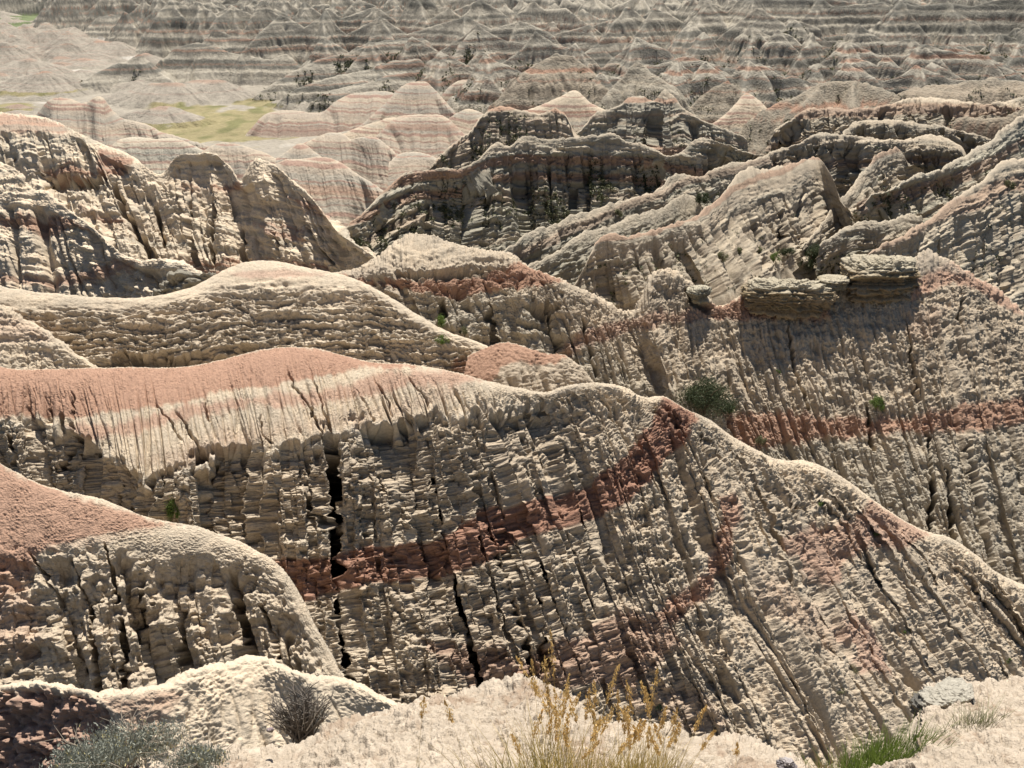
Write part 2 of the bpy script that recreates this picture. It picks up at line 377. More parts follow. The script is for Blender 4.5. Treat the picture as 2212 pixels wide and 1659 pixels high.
# ---- the main front ridge
s = Sheet('main_front_ridge',
    [(-160,770,54),(0,795,54),(50,800,54),(150,796,54),(300,795,54),(400,792,54.4),(475,780,55),(550,760,55.6),(615,751,56),(690,754,56),(740,768,56),(800,783,56),(900,788,55.6),(975,802,55.4),(1050,823,55.2),
     (1120,838,55.2),(1185,846,55.4),(1215,835,55.6),(1306,830,56),(1356,841,56.2),(1390,860,56.4),(1431,857,56.6),(1481,885,57),(1531,907,57.4),(1576,940,57.6),(1656,985,58),(1696,998,58.4),(1731,996,58.8),(1771,1008,59),(1831,1040,59),
     (1886,1080,59),(1931,1111,59),(2006,1153,59),(2056,1167,59),(2106,1201,59),(2151,1238,59),(2212,1266,59),(2400,1330,59)],
    [dict(pts=[(-160,-150,905,0.5),(0,5,912,0.5),(85,95,915,0.5),(200,230,985,0.5),(280,310,1040,0.5),(375,400,1015,0.5),(450,485,980,0.5),(600,640,962,0.5),(700,735,936,0.5),(800,835,918,0.5),(900,930,905,0.5),(1000,1020,893,0.5),(1106,1115,880,0.5),(1200,1225,875,0.55),(1306,1340,890,0.6),(1431,1500,935,0.8),(1531,1620,1010,0.9),(1731,1840,1110,0.9),(1931,2060,1240,0.9),(2400,2560,1460,0.9)]),
     dict(pts=[(-160,-120,1200,1.7),(0,40,1200,1.7),(200,230,1200,1.6),(400,440,1200,1.6),(600,655,1200,1.5),(690,740,1200,1.5),(780,850,1200,1.45),(900,985,1210,1.35),(1000,1110,1220,1.35),(1106,1230,1230,1.2),(1200,1350,1250,1.1),(1306,1470,1270,1.05),(1431,1650,1300,1.0),(1531,1790,1340,1.0),(1731,2010,1400,1.0),(1931,2250,1480,1.0),(2400,2750,1700,1.0)]),
     dict(pts=[(-160,-100,1620,1.4),(0,90,1600,1.4),(400,480,1600,1.4),(600,690,1560,1.4),(690,765,1560,1.4),(780,900,1560,1.3),(900,1075,1560,1.25),(1000,1235,1600,1.3),(1106,1370,1640,1.2),(1200,1510,1680,1.1),(1306,1650,1720,1.05),(1431,1870,1740,1.0),(1531,2020,1760,1.0),(1731,2240,1780,1.0),(1931,2480,1800,1.0),(2400,2980,1900,1.0)])],
    step=1.3, rag=11, back=(0.3, 0.95, 12.0), label='broad front ridge with a red crest above fluted pale cliffs', seed=4, u0=-160, u1=2330)
rp = s.rowpos(); px, py = s.px, s.py
left = sstep(1350, 1050, px)                  # benches and cliffs on the left, even ribbed slope on the right
wall = sstep(0.88, 1.08, rp + 0.20 * perlin2(px / 48, py / 40, 3) + 0.10 * perlin2(px / 11, py / 30, 4))
right = 1 - left
s.col[:] = CREAM; s.paint(wall, BUFF * 1.02, 0.85); s.paint(right * sstep(.5, 4, s.V), BUFF * 1.08, 0.85)
s.rills(1.5, 0.34, k=10, p=4.5, start=1.2, full=3, m=(1 - wall) * left + 0.25, seed=1, warp=0.6)
s.rills(0.7, 0.2, k=9, p=4.0, start=0.8, full=2.5, m=(1 - wall) * left, seed=2)
s.rills(0.32, 0.08, k=8, p=2.5, start=0.6, full=2, m=(1 - wall) * left + .4, seed=3)
s.crumble(0.035, 0.13, 1 - 0.5 * wall, seed=33)
s.rills(5.5, 0.9, k=10, p=1.0, start=0, full=0.1, m=wall * left, seed=26, warp=0.5)
s.rills(2.9, 0.7, k=9, p=1.6, start=0, full=0.1, m=wall * left, seed=6, warp=0.6)
s.rills(1.2, 0.3, k=5, p=2.2, start=0, full=0.1, m=wall * left, seed=7, warp=0.7)
s.rills(4.2, 0.9, k=8, p=1.1, start=2.5, full=8, m=right, seed=29, warp=0.8)
s.rills(1.6, 0.6, k=9, p=1.5, start=1.5, full=5, m=right, seed=9, warp=0.85)
s.rills(0.62, 0.26, k=8, p=1.5, start=0.8, full=3, m=right, seed=10, warp=0.5)
smooth = s.poly([(1640,1120),(2000,1130),(2100,1250),(2212,1330),(2300,1700),(1650,1700),(1560,1300)], wig=20, soft=40)
rough = np.clip(wall * left + right * sstep(0.03, 0.35, rp) * (1 - 0.45 * smooth), 0, 1)
s.crumble(0.20, 1.5, 0.04 + rough * (1 - .35 * right), zst=2.2); s.crumble(0.12, 0.45, 0.06 + rough * (1 - .35 * right), seed=4, zst=2.0); s.crumble(0.085, 0.19, 0.18 + rough * 0.85, seed=6, zst=1.6); s.crumble(0.05, 0.1, 0.3 + rough * .7, seed=16, zst=1.4); s.pits(0.3, 1.0, rough); s.pits(0.2, 0.42, rough * (1 - .5 * right), seed=3); s.pits(0.10, 0.2, rough, seed=6)
s.flutes(0.17, 0.55, 5, rough); s.flutes(0.09, 0.25, 5, 0.3 + rough * .7, seed=3)
s.ledges(0.24, 1.6, wall * left, seed=1, dark=0.12); s.ledges(0.10, 0.9, right * rough, seed=2, tilt=0.0, dark=0.05)
bigw = perlin3(s.B[..., 0] / 3, s.B[..., 1] / 3, s.B[..., 2] / 4, 77)
s.D += wall * left * bigw * 0.9
for pts, w, dep in [
    ([(728,935),(722,1000),(716,1080),(722,1160),(738,1240),(742,1330),(750,1420),(762,1560)], 18, 8.0),
    ([(476,985),(468,1020),(474,1080),(484,1150),(500,1260)], 11, 3.6),
    ([(892,960),(912,1010),(938,1070),(946,1140),(962,1220),(988,1300),(1012,1370),(1032,1440),(1050,1540)], 14, 4.8),
    ([(1030,1060),(1052,1110),(1078,1180),(1096,1240),(1122,1320),(1150,1400),(1180,1500)], 7, 1.8),
    ([(1168,1200),(1174,1260),(1176,1330),(1180,1400),(1190,1480)], 6, 1.6),
    ([(82,905),(92,960),(104,1030),(118,1080)], 6, 1.5), ([(160,850),(154,920),(130,990),(105,1050)], 4, 1.0), ([(172,960),(164,1010),(158,1080)], 6, 1.4),
    ([(15,930),(30,1000),(62,1045)], 5, 0.9), ([(640,1000),(655,1060),(700,1130),(722,1170)], 5, 1.0), ([(585,1040),(600,1100),(560,1170)], 6, 0.8), ([(855,930),(858,1000),(862,1060)], 4, 0.7),
    ([(108,840),(104,890),(96,910)], 2.6, 0.3), ([(156,838),(160,870),(158,905)], 3, 0.35), ([(612,775),(632,830),(672,880),(690,930),(706,975)], 2.6, 0.5), ([(660,780),(690,850),(706,900),(718,950)], 2.6, 0.5),
    ([(375,868),(400,920),(430,960),(452,1000)], 3, 0.55), ([(440,850),(446,895),(452,910)], 3, 0.45), ([(330,860),(362,900),(400,960)], 2.4, 0.35), ([(560,880),(566,930),(590,960)], 2.5, 0.4), ([(760,830),(800,890),(812,912)], 2.4, 0.4), ([(800,800),(842,870),(846,905)], 2.2, 0.35), ([(870,800),(915,850),(930,890)], 2.2, 0.3),
    ([(1045,1185),(1030,1160),(1040,1110)], 8, 0.5)]:
    s.crevice(pts, w, dep)
s.patches(0.13, 4.0)
# beds
s.paint(s.poly([(-200,760),(0,790),(300,790),(475,772),(615,742),(740,762),(880,786),(900,792),(780,796),(700,812),(600,829),(500,843),(400,864),(300,886),(200,894),(0,903),(-200,905)], wig=7), RED * 1.02 + 0.01, 0.9)
s.paint(s.poly([(120,918),(250,911),(330,894),(420,874),(520,856),(640,846),(740,826),(820,806),(900,800),(960,800),(1040,820),(1000,826),(900,836),(780,856),(680,874),(560,874),(450,890),(360,912),(290,938),(200,950)], wig=9, soft=9), RED * 1.05 + 0.03, 0.72)
s.paint(s.poly([(300,990),(480,930),(700,900),(800,880),(880,860),(950,830),(1000,840),(900,890),(700,925),(560,955),(400,1000)], wig=12, soft=25), PINK * 1.08, 0.5)
s.paint(s.poly([(560,1205),(720,1200),(800,1178),(940,1165),(1040,1092),(1150,1078),(1250,1048),(1350,985),(1395,930),(1425,880),(1432,856),(1500,890),(1508,905),(1490,945),(1450,985),(1400,1045),(1330,1100),(1250,1132),(1150,1152),(1060,1212),(940,1245),(800,1262),(720,1285),(560,1320)], wig=6), DRED * 1.1 + np.array([.05,.03,.02]), 0.95)
s.paint(s.poly([(1562,1060),(1592,1070),(1607,1120),(1592,1190),(1562,1250),(1530,1292),(1450,1350),(1400,1330),(1465,1280),(1530,1235),(1552,1180),(1562,1120)], wig=6, soft=7), RED * 1.02 + 0.02, 0.85)
s.paint(s.poly([(1180,1390),(1300,1330),(1370,1300),(1420,1330),(1470,1390),(1420,1440),(1350,1500),(1120,1500),(1090,1440)], wig=16, soft=14), RED * 0.95 + 0.02, 0.62)
s.paint(s.poly([(1330,1440),(1480,1460),(1600,1560),(1500,1600),(1380,1530)], wig=22, soft=22), PINK, 0.5)
s.paint(s.poly([(900,1380),(1100,1400),(1180,1480),(1000,1490),(960,1440)], wig=14, soft=12), DRED * 1.2, 0.6)
s.paint(s.poly([(1700,1160),(1760,1130),(1840,1122),(1885,1085),(1935,1108),(2010,1155),(1960,1186),(1890,1182),(1850,1210),(1800,1262),(1745,1210)], wig=11, soft=9), RED + 0.03, 0.7)
s.paint(s.poly([(1820,1290),(1880,1330),(1950,1400),(1930,1458),(1880,1440),(1830,1370)], wig=13, soft=12), RED + 0.05, 0.7)
s.paint(s.poly([(1650,1230),(1800,1300),(1860,1400),(1780,1400),(1640,1290)], wig=13, soft=22), PINK, 0.5)
s.paint(s.poly([(1380,835),(1432,850),(1430,870),(1380,900),(1330,900),(1300,880)], wig=5, soft=9), CREAM * 1.05, 0.4)
s.paint(sstep(0.06, 0.0, np.abs(rp - 1.0) - 0.02 + 0.04 * perlin2(px / 20, py / 20, 6)) * left, WHITE, 0.25)
s.build(); SHEETS['r2'] = s

# ---- second ridge, pale with a rounded pink cap
s = Sheet('pale_ridge',
    [(-160,600,73),(0,617,73),(60,628,72.5),(125,634,72),(225,643,72),(300,643,72),(360,635,72.5),(430,613,74),(475,587,75.5),(515,571,76),(560,564,76.4),(600,566,76.4),(650,576,76),(700,585,75.6),(750,597,75),(825,630,73.5),(900,678,72),(975,718,71),(1050,748,70),(1106,773,69.6),(1180,800,69),(1260,830,68),(1340,870,67)],
    [dict(pts=[(-160,-150,690,0.55),(225,230,690,0.6),(560,570,640,0.4),(750,780,650,0.5),(900,925,725,0.6),(1106,1110,800,0.8),(1340,1345,905,0.9)]),
     dict(pts=[(-160,-140,850,1.0),(225,240,850,1.05),(560,590,850,1.05),(750,800,855,1.0),(900,950,880,1.0),(1106,1130,930,1.0),(1340,1380,980,1.0)])],
    step=1.6, back=(0.3, 0.95, 12.0), label='pale layered ridge with a rounded pink cap behind the front ridge', seed=5)
rp = s.rowpos(); s.col[:] = CREAM; s.paint(sstep(0.4, 0.9, rp), BUFF * 1.12, 0.8)
rough = 0.12 + sstep(0.5, 1.0, rp)
s.crumble(0.18, 1.5, rough, zst=3.5); s.crumble(0.11, 0.55, rough, seed=4, zst=3.5); s.crumble(0.07, 0.22, rough, seed=6, zst=2.5); s.pits(0.3, 1.2, rough, zst=4); s.pits(0.18, 0.5, rough, seed=3, zst=3.5)
s.ledges(0.36, 0.9, rough, dark=0.09); s.ledges(0.26, 0.36, rough, seed=8, dark=0.08)
s.rills(2.2, 0.3, k=8, p=2.5, start=2, full=4); s.rills(0.9, 0.16, k=7, p=2, start=1, full=3, seed=4)
s.patches(0.12, 4.0)
s.paint(s.poly([(498,592),(560,583),(620,582),(665,588),(700,593),(660,598),(600,600),(540,601)], wig=3, soft=4), RED + 0.06, 0.6)
s.paint(s.poly([(-170,640),(90,690),(150,720),(60,720),(-170,720)], wig=14, soft=18), PINK * 1.1, 0.35)
s.paint(s.poly([(985,772),(1100,745),(1180,770),(1290,800),(1280,850),(1100,840),(970,800)], wig=10, soft=8), DRED * 1.25, 0.7)
s.D -= 1.2 * s.poly([(225,765),(330,762),(380,775),(480,765),(560,735),(560,800),(225,800)], wig=14, soft=6)
s.build(); SHEETS['r3'] = s
# spur of that ridge on the left edge
s = Sheet('pale_spur',
    [(-170,640,67),(0,655,67),(65,693,66),(120,730,64.6),(165,765,63.4),(230,800,62),(300,850,60)],
    [dict(pts=[(-170,-150,760,0.8),(65,70,780,0.8),(300,305,900,0.8)]), dict(pts=[(-170,-150,900,1.0),(65,80,900,1.0),(300,320,960,1.0)])],
    step=1.7, back=(0.3, 1.0, 8.0), label='short pale spur at the left edge below the pale ridge', seed=6)
s.col[:] = CREAM; s.crumble(0.16, 0.9, 0.6); s.crumble(0.12, 0.4, 0.8, seed=3); s.crumble(0.06, 0.2, 1.0, seed=6); s.ledges(0.2, 0.8, 0.9, dark=0.05); s.rills(1.1, 0.25, k=6, p=2, start=1, full=3)
s.patches(0.12, 3.0); s.paint(s.poly([(-180,640),(60,690),(110,735),(40,735),(-180,700)], wig=10, soft=14), PINK * 1.1, 0.5)
s.build()
# small red spur where that ridge runs down to the right
s = Sheet('red_spur',
    [(1010,770,66.5),(1060,746,66.6),(1100,740,66.8),(1135,748,66.8),(1175,762,66.8),(1225,771,66.6),(1260,800,66),(1300,850,65)],
    [dict(pts=[(1010,1000,830,0.7),(1100,1100,800,0.5),(1225,1235,800,0.5),(1300,1310,880,0.7)]), dict(pts=[(1010,1000,900,1.2),(1100,1110,900,1.4),(1225,1250,900,1.4),(1300,1330,940,1.2)])],
    step=1.7, back=(0.3, 1.0, 7.0), label='small red topped spur between the pale ridge and the big slope', seed=7)
s.col[:] = BUFF; s.crumble(0.12, 0.8, 0.7); s.crumble(0.09, 0.35, 0.8, seed=3); s.crumble(0.05, 0.2, 1.0, seed=6); s.rills(1.2, 0.4, k=6, p=1.6, start=1.6, full=2)
s.paint(s.poly([(1000,760),(1060,738),(1135,742),(1225,768),(1200,785),(1120,782),(1080,790),(1060,830),(980,830)], wig=6), RED, 0.85)
s.ledges(0.16, 0.7, sstep(0.8, 1.2, s.rowpos()), dark=0.05); s.build()

# ---- big slope on the right with the cap rocks
s = Sheet('big_layered_slope',
    [(660,620,94),(725,590,94),(780,572,94),(820,550,94.5),(850,524,95),(875,509,95),(895,506,95),(950,513,95),(1000,530,94.5),(1055,540,94),(1106,549,93.4),(1146,577,92.6),(1196,598,91.6),(1256,624,90.8),(1306,648,90.2),(1356,672,89.8),(1376,662,89.8),
     (1401,600,90.2),(1426,582,90.5),(1456,584,90.5),(1486,607,90),(1521,632,89.6),(1548,660,89.2),(1581,650,89.4),(1611,634,89.8),(1700,628,90),(1790,612,90.4),(1850,590,91),(1966,560,91.6),(2000,540,92.4),(2030,553,92.4),(2061,565,92),(2106,598,91.4),(2156,625,91),(2206,670,90.2),(2260,720,89),(2420,800,87)],
    [dict(pts=[(660,650,680,0.5),(725,725,615,0.25),(890,890,590,0.45),(1055,1055,575,0.4),(1146,1150,600,0.5),(1256,1260,655,0.6),(1376,1380,700,0.6),(1430,1430,640,1.2),(1540,1540,690,1.2),(1700,1700,668,0.7),(1966,1975,650,0.8),(2061,2070,620,0.7),(2206,2215,730,0.7),(2420,2430,880,0.7)]),
     dict(pts=[(660,660,760,1.0),(725,745,680,0.8),(890,905,640,0.8),(1055,1075,628,0.8),(1256,1290,740,0.9),(1376,1415,800,0.9),(1540,1590,880,0.95),(1700,1760,900,0.95),(1966,2035,900,0.95),(2206,2290,920,0.9),(2420,2510,1000,0.9)]),
     dict(pts=[(660,690,860,1.1),(725,770,850,1.2),(890,960,860,1.4),(1055,1130,900,1.25),(1256,1340,960,1.0),(1376,1480,1030,0.95),(1540,1690,1140,0.95),(1700,1880,1260,0.95),(1966,2160,1360,0.95),(2206,2420,1420,0.95),(2420,2620,1480,0.95)])],
    step=1.35, back=(0.3, 0.9, 18.0), label='big layered slope on the right below the cap rocks with two red beds', seed=8)
rp = s.rowpos(); px, py = s.px, s.py; lf = sstep(1350, 1150, px)
s.col[:] = BUFF * 0.97; s.paint(sstep(1.0, 0.0, rp), CREAM, 0.5); s.paint(sstep(1.8, 2.3, rp), GREY * 1.08, 0.5)
capw = lf * sstep(0.85, 1.0, rp)
s.rills(3.2, 0.9, k=14, p=2.0, start=4, full=8, m=1 - lf, seed=1, warp=0.4)
s.rills(1.3, 0.5, k=12, p=1.4, start=2, full=6, m=1 - lf, seed=2, warp=0.4)
s.rills(0.55, 0.26, k=10, p=1.5, start=1, full=4, m=1 - lf, seed=3)
s.rills(4.0, 1.6, k=10, p=1.8, start=0, full=0.1, m=lf * sstep(1.7, 2.1, rp), seed=4); s.rills(1.7, 0.5, k=7, p=1.7, start=0, full=0.1, m=capw, seed=5)
rough = 0.35 + 0.65 * sstep(0.2, 1.0, rp)
s.crumble(0.13, 1.7, rough); s.crumble(0.09, 0.6, rough, seed=4); s.crumble(0.085, 0.25, rough, seed=6); s.crumble(0.05, 0.13, rough, seed=16); s.pits(0.2, 1.3, rough); s.pits(0.12, 0.5, rough, seed=3); s.flutes(0.19, 0.7, 7, 1 - .6 * lf); s.flutes(0.11, 0.32, 6, 1.0, seed=3)
s.ledges(0.16, 1.6, rough, dark=0.06); s.ledges(0.8, 1.4, lf * rough, seed=4, dark=0.06)
rid = s.poly([(780,590),(850,586),(1000,578),(1106,560),(1148,574),(1110,590),(1000,600),(850,604)], soft=4, wig=4)
s.D += -1.0 * s.poly([(850,588),(1000,582),(1080,572),(1100,580),(1000,594),(850,600)], soft=3, wig=5) - 1.0 * s.poly([(1130,664),(1210,655),(1215,668),(1150,680)], soft=3, wig=4)
for pts, w, dep in [([(2100,940),(2120,1050),(2140,1170),(2165,1260)], 8, 3.0), ([(2010,920),(2016,1000),(2018,1080),(2010,1150)], 6, 2.2), ([(2050,1000),(2058,1080),(2062,1160)], 6, 2.4),
    ([(1570,900),(1610,960),(1640,1010)], 9, 1.6), ([(1880,860),(1885,920),(1890,960)], 6, 1.3), ([(960,640),(955,670),(965,720)], 7, 1.8), ([(880,640),(892,670),(900,700)], 7, 1.6), ([(1055,650),(1060,700),(1070,740)], 5, 1.5),
    ([(1180,640),(1190,700),(1200,750)], 5, 1.4), ([(1262,680),(1272,740),(1290,800)], 5, 1.3), ([(1700,690),(1720,800),(1745,880)], 4, 0.9), ([(1960,680),(1975,780),(1990,860)], 4, 0.9), ([(2080,640),(2078,690)], 6, 1.4), ([(1480,620),(1500,650),(1530,668)], 9, 1.5)]:
    s.crevice(pts, w, dep)
s.patches(0.14, 5.0)
s.paint(s.poly([(730,590),(850,601),(1000,597),(1100,577),(1146,560),(1200,596),(1236,614),(1190,613),(1106,626),(1040,634),(960,640),(900,630),(830,616),(760,604)], wig=7, soft=4), RED * 0.92, 0.88)
s.paint(s.poly([(1200,735),(1280,702),(1350,690),(1420,674),(1500,666),(1541,658),(1600,645),(1790,655),(1800,690),(1650,688),(1540,690),(1420,700),(1350,715),(1290,738),(1210,765)], wig=9, soft=8), RED * 0.85 + 0.03, 0.7)
s.paint(s.poly([(1560,885),(1700,882),(1850,890),(2000,886),(2100,862),(2240,845),(2400,840),(2400,900),(2212,905),(2150,922),(2000,932),(1850,936),(1700,955),(1640,978),(1580,935)], wig=8, soft=8), RED * 0.95 + 0.01, 0.85)
s.paint(s.poly([(2040,568),(2062,560),(2160,625),(2212,680),(2180,670),(2110,627),(2060,606),(1995,640),(1960,655),(1985,600)], wig=5, soft=6), RED + 0.03, 0.75)
s.paint(s.poly([(1548,664),(1585,648),(1612,640),(1700,650),(1700,680),(1540,690)], wig=6, soft=6), RED * 0.9, 0.6)
s.paint(s.poly([(1950,655),(2060,655),(2010,740),(1960,720)], wig=12, soft=18), PINK, 0.5)
s.paint(s.poly([(2000,540),(2060,565),(2100,600),(2040,580),(1995,590),(1975,560)], wig=5, soft=6), PALE, 0.7)
s.paint(s.poly([(720,590),(800,575),(850,578),(800,592)], wig=3, soft=4), PALE, 0.7)
s.build(); SHEETS['r4'] = s

# ---- left: stepped ridge with ledges
s = Sheet('stepped_ridge',
    [(-200,236,196),(0,242,194),(75,250,192),(120,262,190),(160,284,187),(230,314,184),(295,343,181),(318,364,179),(352,371,178),(366,356,178),(380,338,178),(388,334,178),(400,333,177.6),(430,332,177),(456,331,176),(466,333,176),(478,344,175),(500,364,173),(520,392,170),(536,362,169.5),(548,348,169),(575,346,168),(625,384,162),(675,430,157),(700,462,153),(726,498,149),(760,523,145),(805,551,141),(860,590,136)],
    [dict(pts=[(-200,-190,285,0.35),(0,10,285,0.35),(120,130,290,0.35),(230,240,345,0.5),(295,300,372,0.5),(352,356,392,0.8),(382,384,352,2.2),(465,468,350,2.2),(520,525,410,0.8),(575,580,372,0.7),(675,690,460,0.8),(760,770,540,0.8),(860,865,600,0.8)]),
     dict(pts=[(-200,-180,370,1.9),(0,20,372,.95),(120,150,380,.95),(230,265,405,.9),(295,315,430,.85),(352,370,440,.85),(465,480,430,.9),(520,540,470,1.1),(575,600,450,1.0),(675,715,510,0.95),(760,790,570,0.95),(860,880,625,0.9)]),
     dict(pts=[(-200,-160,660,1.2),(0,50,660,.8),(120,200,650,.8),(230,330,640,.8),(352,420,640,.8),(465,510,640,.8),(575,650,640,.8),(675,770,640,1.0),(760,850,640,0.95),(860,930,660,0.95)])],
    step=1.45, back=(0.3, 0.7, 30.0), mat=M_MID, label='stepped ridge on the left with dark ledges and fluted walls', seed=9)
rp = s.rowpos(); px, py = s.px, s.py; s.col[:] = CREAM * 1.2; s.paint(sstep(1.6, 2.4, rp), BUFF * 1.2, 0.5)
wall = sstep(0.9, 1.1, rp)
s.rills(7, 1.1, k=6, p=1.2, start=0, full=0.1, m=wall, seed=1, warp=0.4); s.rills(2.6, .7, k=6, p=1.3, start=0, full=0.1, m=wall, seed=2, warp=.8); s.flutes(.22, 1.0, 5, .3 + .7 * wall); s.rills(1.4, 0.35, k=8, p=1.6, start=2, full=5, seed=3)
s.crumble(0.2, 3.2, 0.3 + 0.7 * wall); s.crumble(0.22, 1.2, 0.4 + 0.6 * wall, seed=4); s.crumble(0.16, 0.5, 1, seed=6)
s.ledges(0.6, 3.4, 0.3 + 0.7 * wall, dark=0.09); s.ledges(0.36, 1.3, 0.3 + 0.7 * wall, seed=5, dark=0.07)
s.D -= 3.0 * s.poly([(78,372),(110,368),(150,378),(190,374),(222,370),(225,395),(180,408),(120,410),(85,395)], soft=3, wig=6)
for pts, w, dep in [([(450,395),(455,450),(452,520),(455,600)], 6, 4.0), ([(330,430),(345,480),(350,520)], 6, 3.0), ([(240,380),(262,440),(290,500),(340,560)], 7, 3.0), ([(518,480),(524,530),(530,570)], 4, 2.5), ([(590,500),(600,550)], 4, 2.0), ([(400,420),(398,500),(410,560)], 4, 2.0), ([(640,470),(680,530),(720,570)], 4, 1.8)]:
    s.crevice(pts, w, dep)
s.patches(0.13, 10.0)
for pg, c, k in [([(-200,240),(0,244),(110,262),(152,284),(60,287),(-200,283)], RED + 0.04, 0.6), ([(80,352),(160,350),(230,366),(292,344),(284,362),(225,388),(90,378)], RED, 0.6), ([(215,326),(290,343),(246,378),(200,372)], RED + 0.03, 0.7),
                 ([(380,390),(520,396),(525,412),(380,404)], RED, 0.6), ([(160,440),(235,455),(270,470),(250,480),(170,462)], DRED * 1.3, 0.6), ([(530,470),(640,485),(660,520),(600,515),(540,492)], RED + .03, 0.5), ([(610,420),(690,440),(706,475),(660,462)], RED + .03, 0.6),
                 ([(340,552),(440,553),(520,545),(700,565),(720,600),(440,600),(330,590)], RED * 0.95, 0.75)]:
    s.paint(s.poly(pg, wig=7, soft=4), np.asarray(c) * .95, min(k * 1.35, .9))
zstr = perlin2((s.B[..., 2] + .3 * perlin2(s.B[..., 0] / 9, s.B[..., 1] / 9, 3)) / .8, s.B[..., 0] / 90, 5); s.paint(sstep(.15, .35, zstr), GREY * 1.05, .55); s.paint(sstep(.15, .35, -zstr), CREAM * 1.15, .5)
s.build(); SHEETS['l1'] = s
s = Sheet('left_buttress',
    [(-200,300,134),(0,350,130),(50,380,128),(62,400,127),(105,421,125),(155,458,122),(200,493,119),(240,528,116),(275,556,113.6),(300,563,112.6),(350,562,111.6),(400,575,110),(450,600,108),(520,640,104)],
    [dict(pts=[(-200,-190,440,0.8),(0,5,440,0.7),(105,110,460,0.7),(200,204,510,0.8),(300,302,580,0.8),(350,353,588,0.8),(520,525,670,0.8)]),
     dict(pts=[(-200,-180,500,1.5),(0,15,500,1.05),(105,125,520,1.0),(200,220,555,1.2),(300,310,606,1.0),(520,540,700,1.0)]),
     dict(pts=[(-200,-170,690,1.25),(0,35,690,.95),(105,170,690,.95),(200,270,690,.95),(300,340,690,1.0),(520,570,740,1.0)])],
    step=1.5, back=(0.3, 0.85, 20.0), label='buttress ridge at the left edge with two red beds', seed=10)
rp = s.rowpos(); s.col[:] = CREAM * 1.2
wall = sstep(0.8, 1.1, rp)
s.rills(4.2, 1.5, k=10, p=1.8, start=0, full=0.1, m=wall, seed=1, warp=0.4); s.rills(1.8, 0.6, k=8, p=1.8, start=1, full=3, seed=2); s.rills(0.9, 0.2, k=8, p=1.8, start=1, full=3, seed=3)
s.crumble(0.35, 2.2, 0.4 + 0.6 * wall); s.crumble(0.22, 0.8, 0.5 + 0.5 * wall, seed=4); s.crumble(0.12, 0.35, 1, seed=6)
s.ledges(0.5, 2.2, 0.5 + 0.5 * wall, dark=0.08); s.ledges(0.3, 0.9, 1.0, seed=5, dark=0.05)
s.patches(0.13, 7.0)
for pg, c, k in [([(-200,452),(0,456),(120,459),(160,474),(190,496),(150,494),(100,502),(0,484),(-200,484)], RED * 0.9 + 0.01, 0.8), ([(-200,585),(0,586),(120,592),(240,560),(292,566),(280,584),(200,606),(140,618),(0,606),(-200,606)], RED * 0.9 + 0.02, 0.7), ([(0,640),(100,630),(150,640),(0,660)], RED, 0.5)]:
    s.paint(s.poly(pg, wig=8, soft=5), c, k)
s.build(); SHEETS['l2'] = s
s = Sheet('dark_knob', [(325,640,84),(345,622,84),(362,600,84),(385,589,84),(420,586,84),(450,592,84),(475,600,84),(500,620,84)],
    [dict(pts=[(325,325,660,1.6),(385,385,640,2.0),(450,450,640,2.0),(500,500,660,1.6)]), dict(pts=[(325,325,700,1.6),(500,500,700,1.6)])],
    step=1.5, back=(0.3, 1.2, 7.0), label='dark grey green clay knob peeping over the pale ridge', seed=11)
s.col[:] = GREY * 0.75; s.crumble(0.5, 1.3, 1.0); s.crumble(0.25, 0.5, 1.0, seed=3); s.ledges(0.3, 0.8, 1.0, dark=0.05); s.build()


# ================================================================== MIDDLE DISTANCE: ravine ridges and striped mounds
SH = {}
def zbands(s, lst):
    """level beds: (height, half thickness, colour, strength)"""
    z = s.B[..., 2] + s.D * 0.3 + 0.35 * perlin2(s.B[..., 0] / 14, s.B[..., 1] / 14, 61) + 0.12 * perlin2(s.B[..., 0] / 2.5, s.B[..., 1] / 2.5, 62)
    for z0, th, c, k in lst: s.paint(sstep(th * 1.15, th * 0.7, np.abs(z - z0)) * s.front, c, k * (0.8 + 0.0))
def zstrata(s, amt, pal, h=1.5, seed=63):
    z = s.B[..., 2] + 0.3 * perlin2(s.B[..., 0] / 14, s.B[..., 1] / 14, 61) + 0.1 * perlin2(s.B[..., 0] / 1.5, s.B[..., 1] / 1.5, 62)
    a = perlin2(z / h, z * 0 + 3.3, seed); b = perlin2(z / (h * .3), s.B[..., 0] / 60, seed + 1)
    s.paint(sstep(0.05, 0.3, a), pal[0], amt); s.paint(sstep(0.1, 0.35, -a), pal[1], amt); s.paint(sstep(0.15, 0.4, b), pal[2], amt * .7)
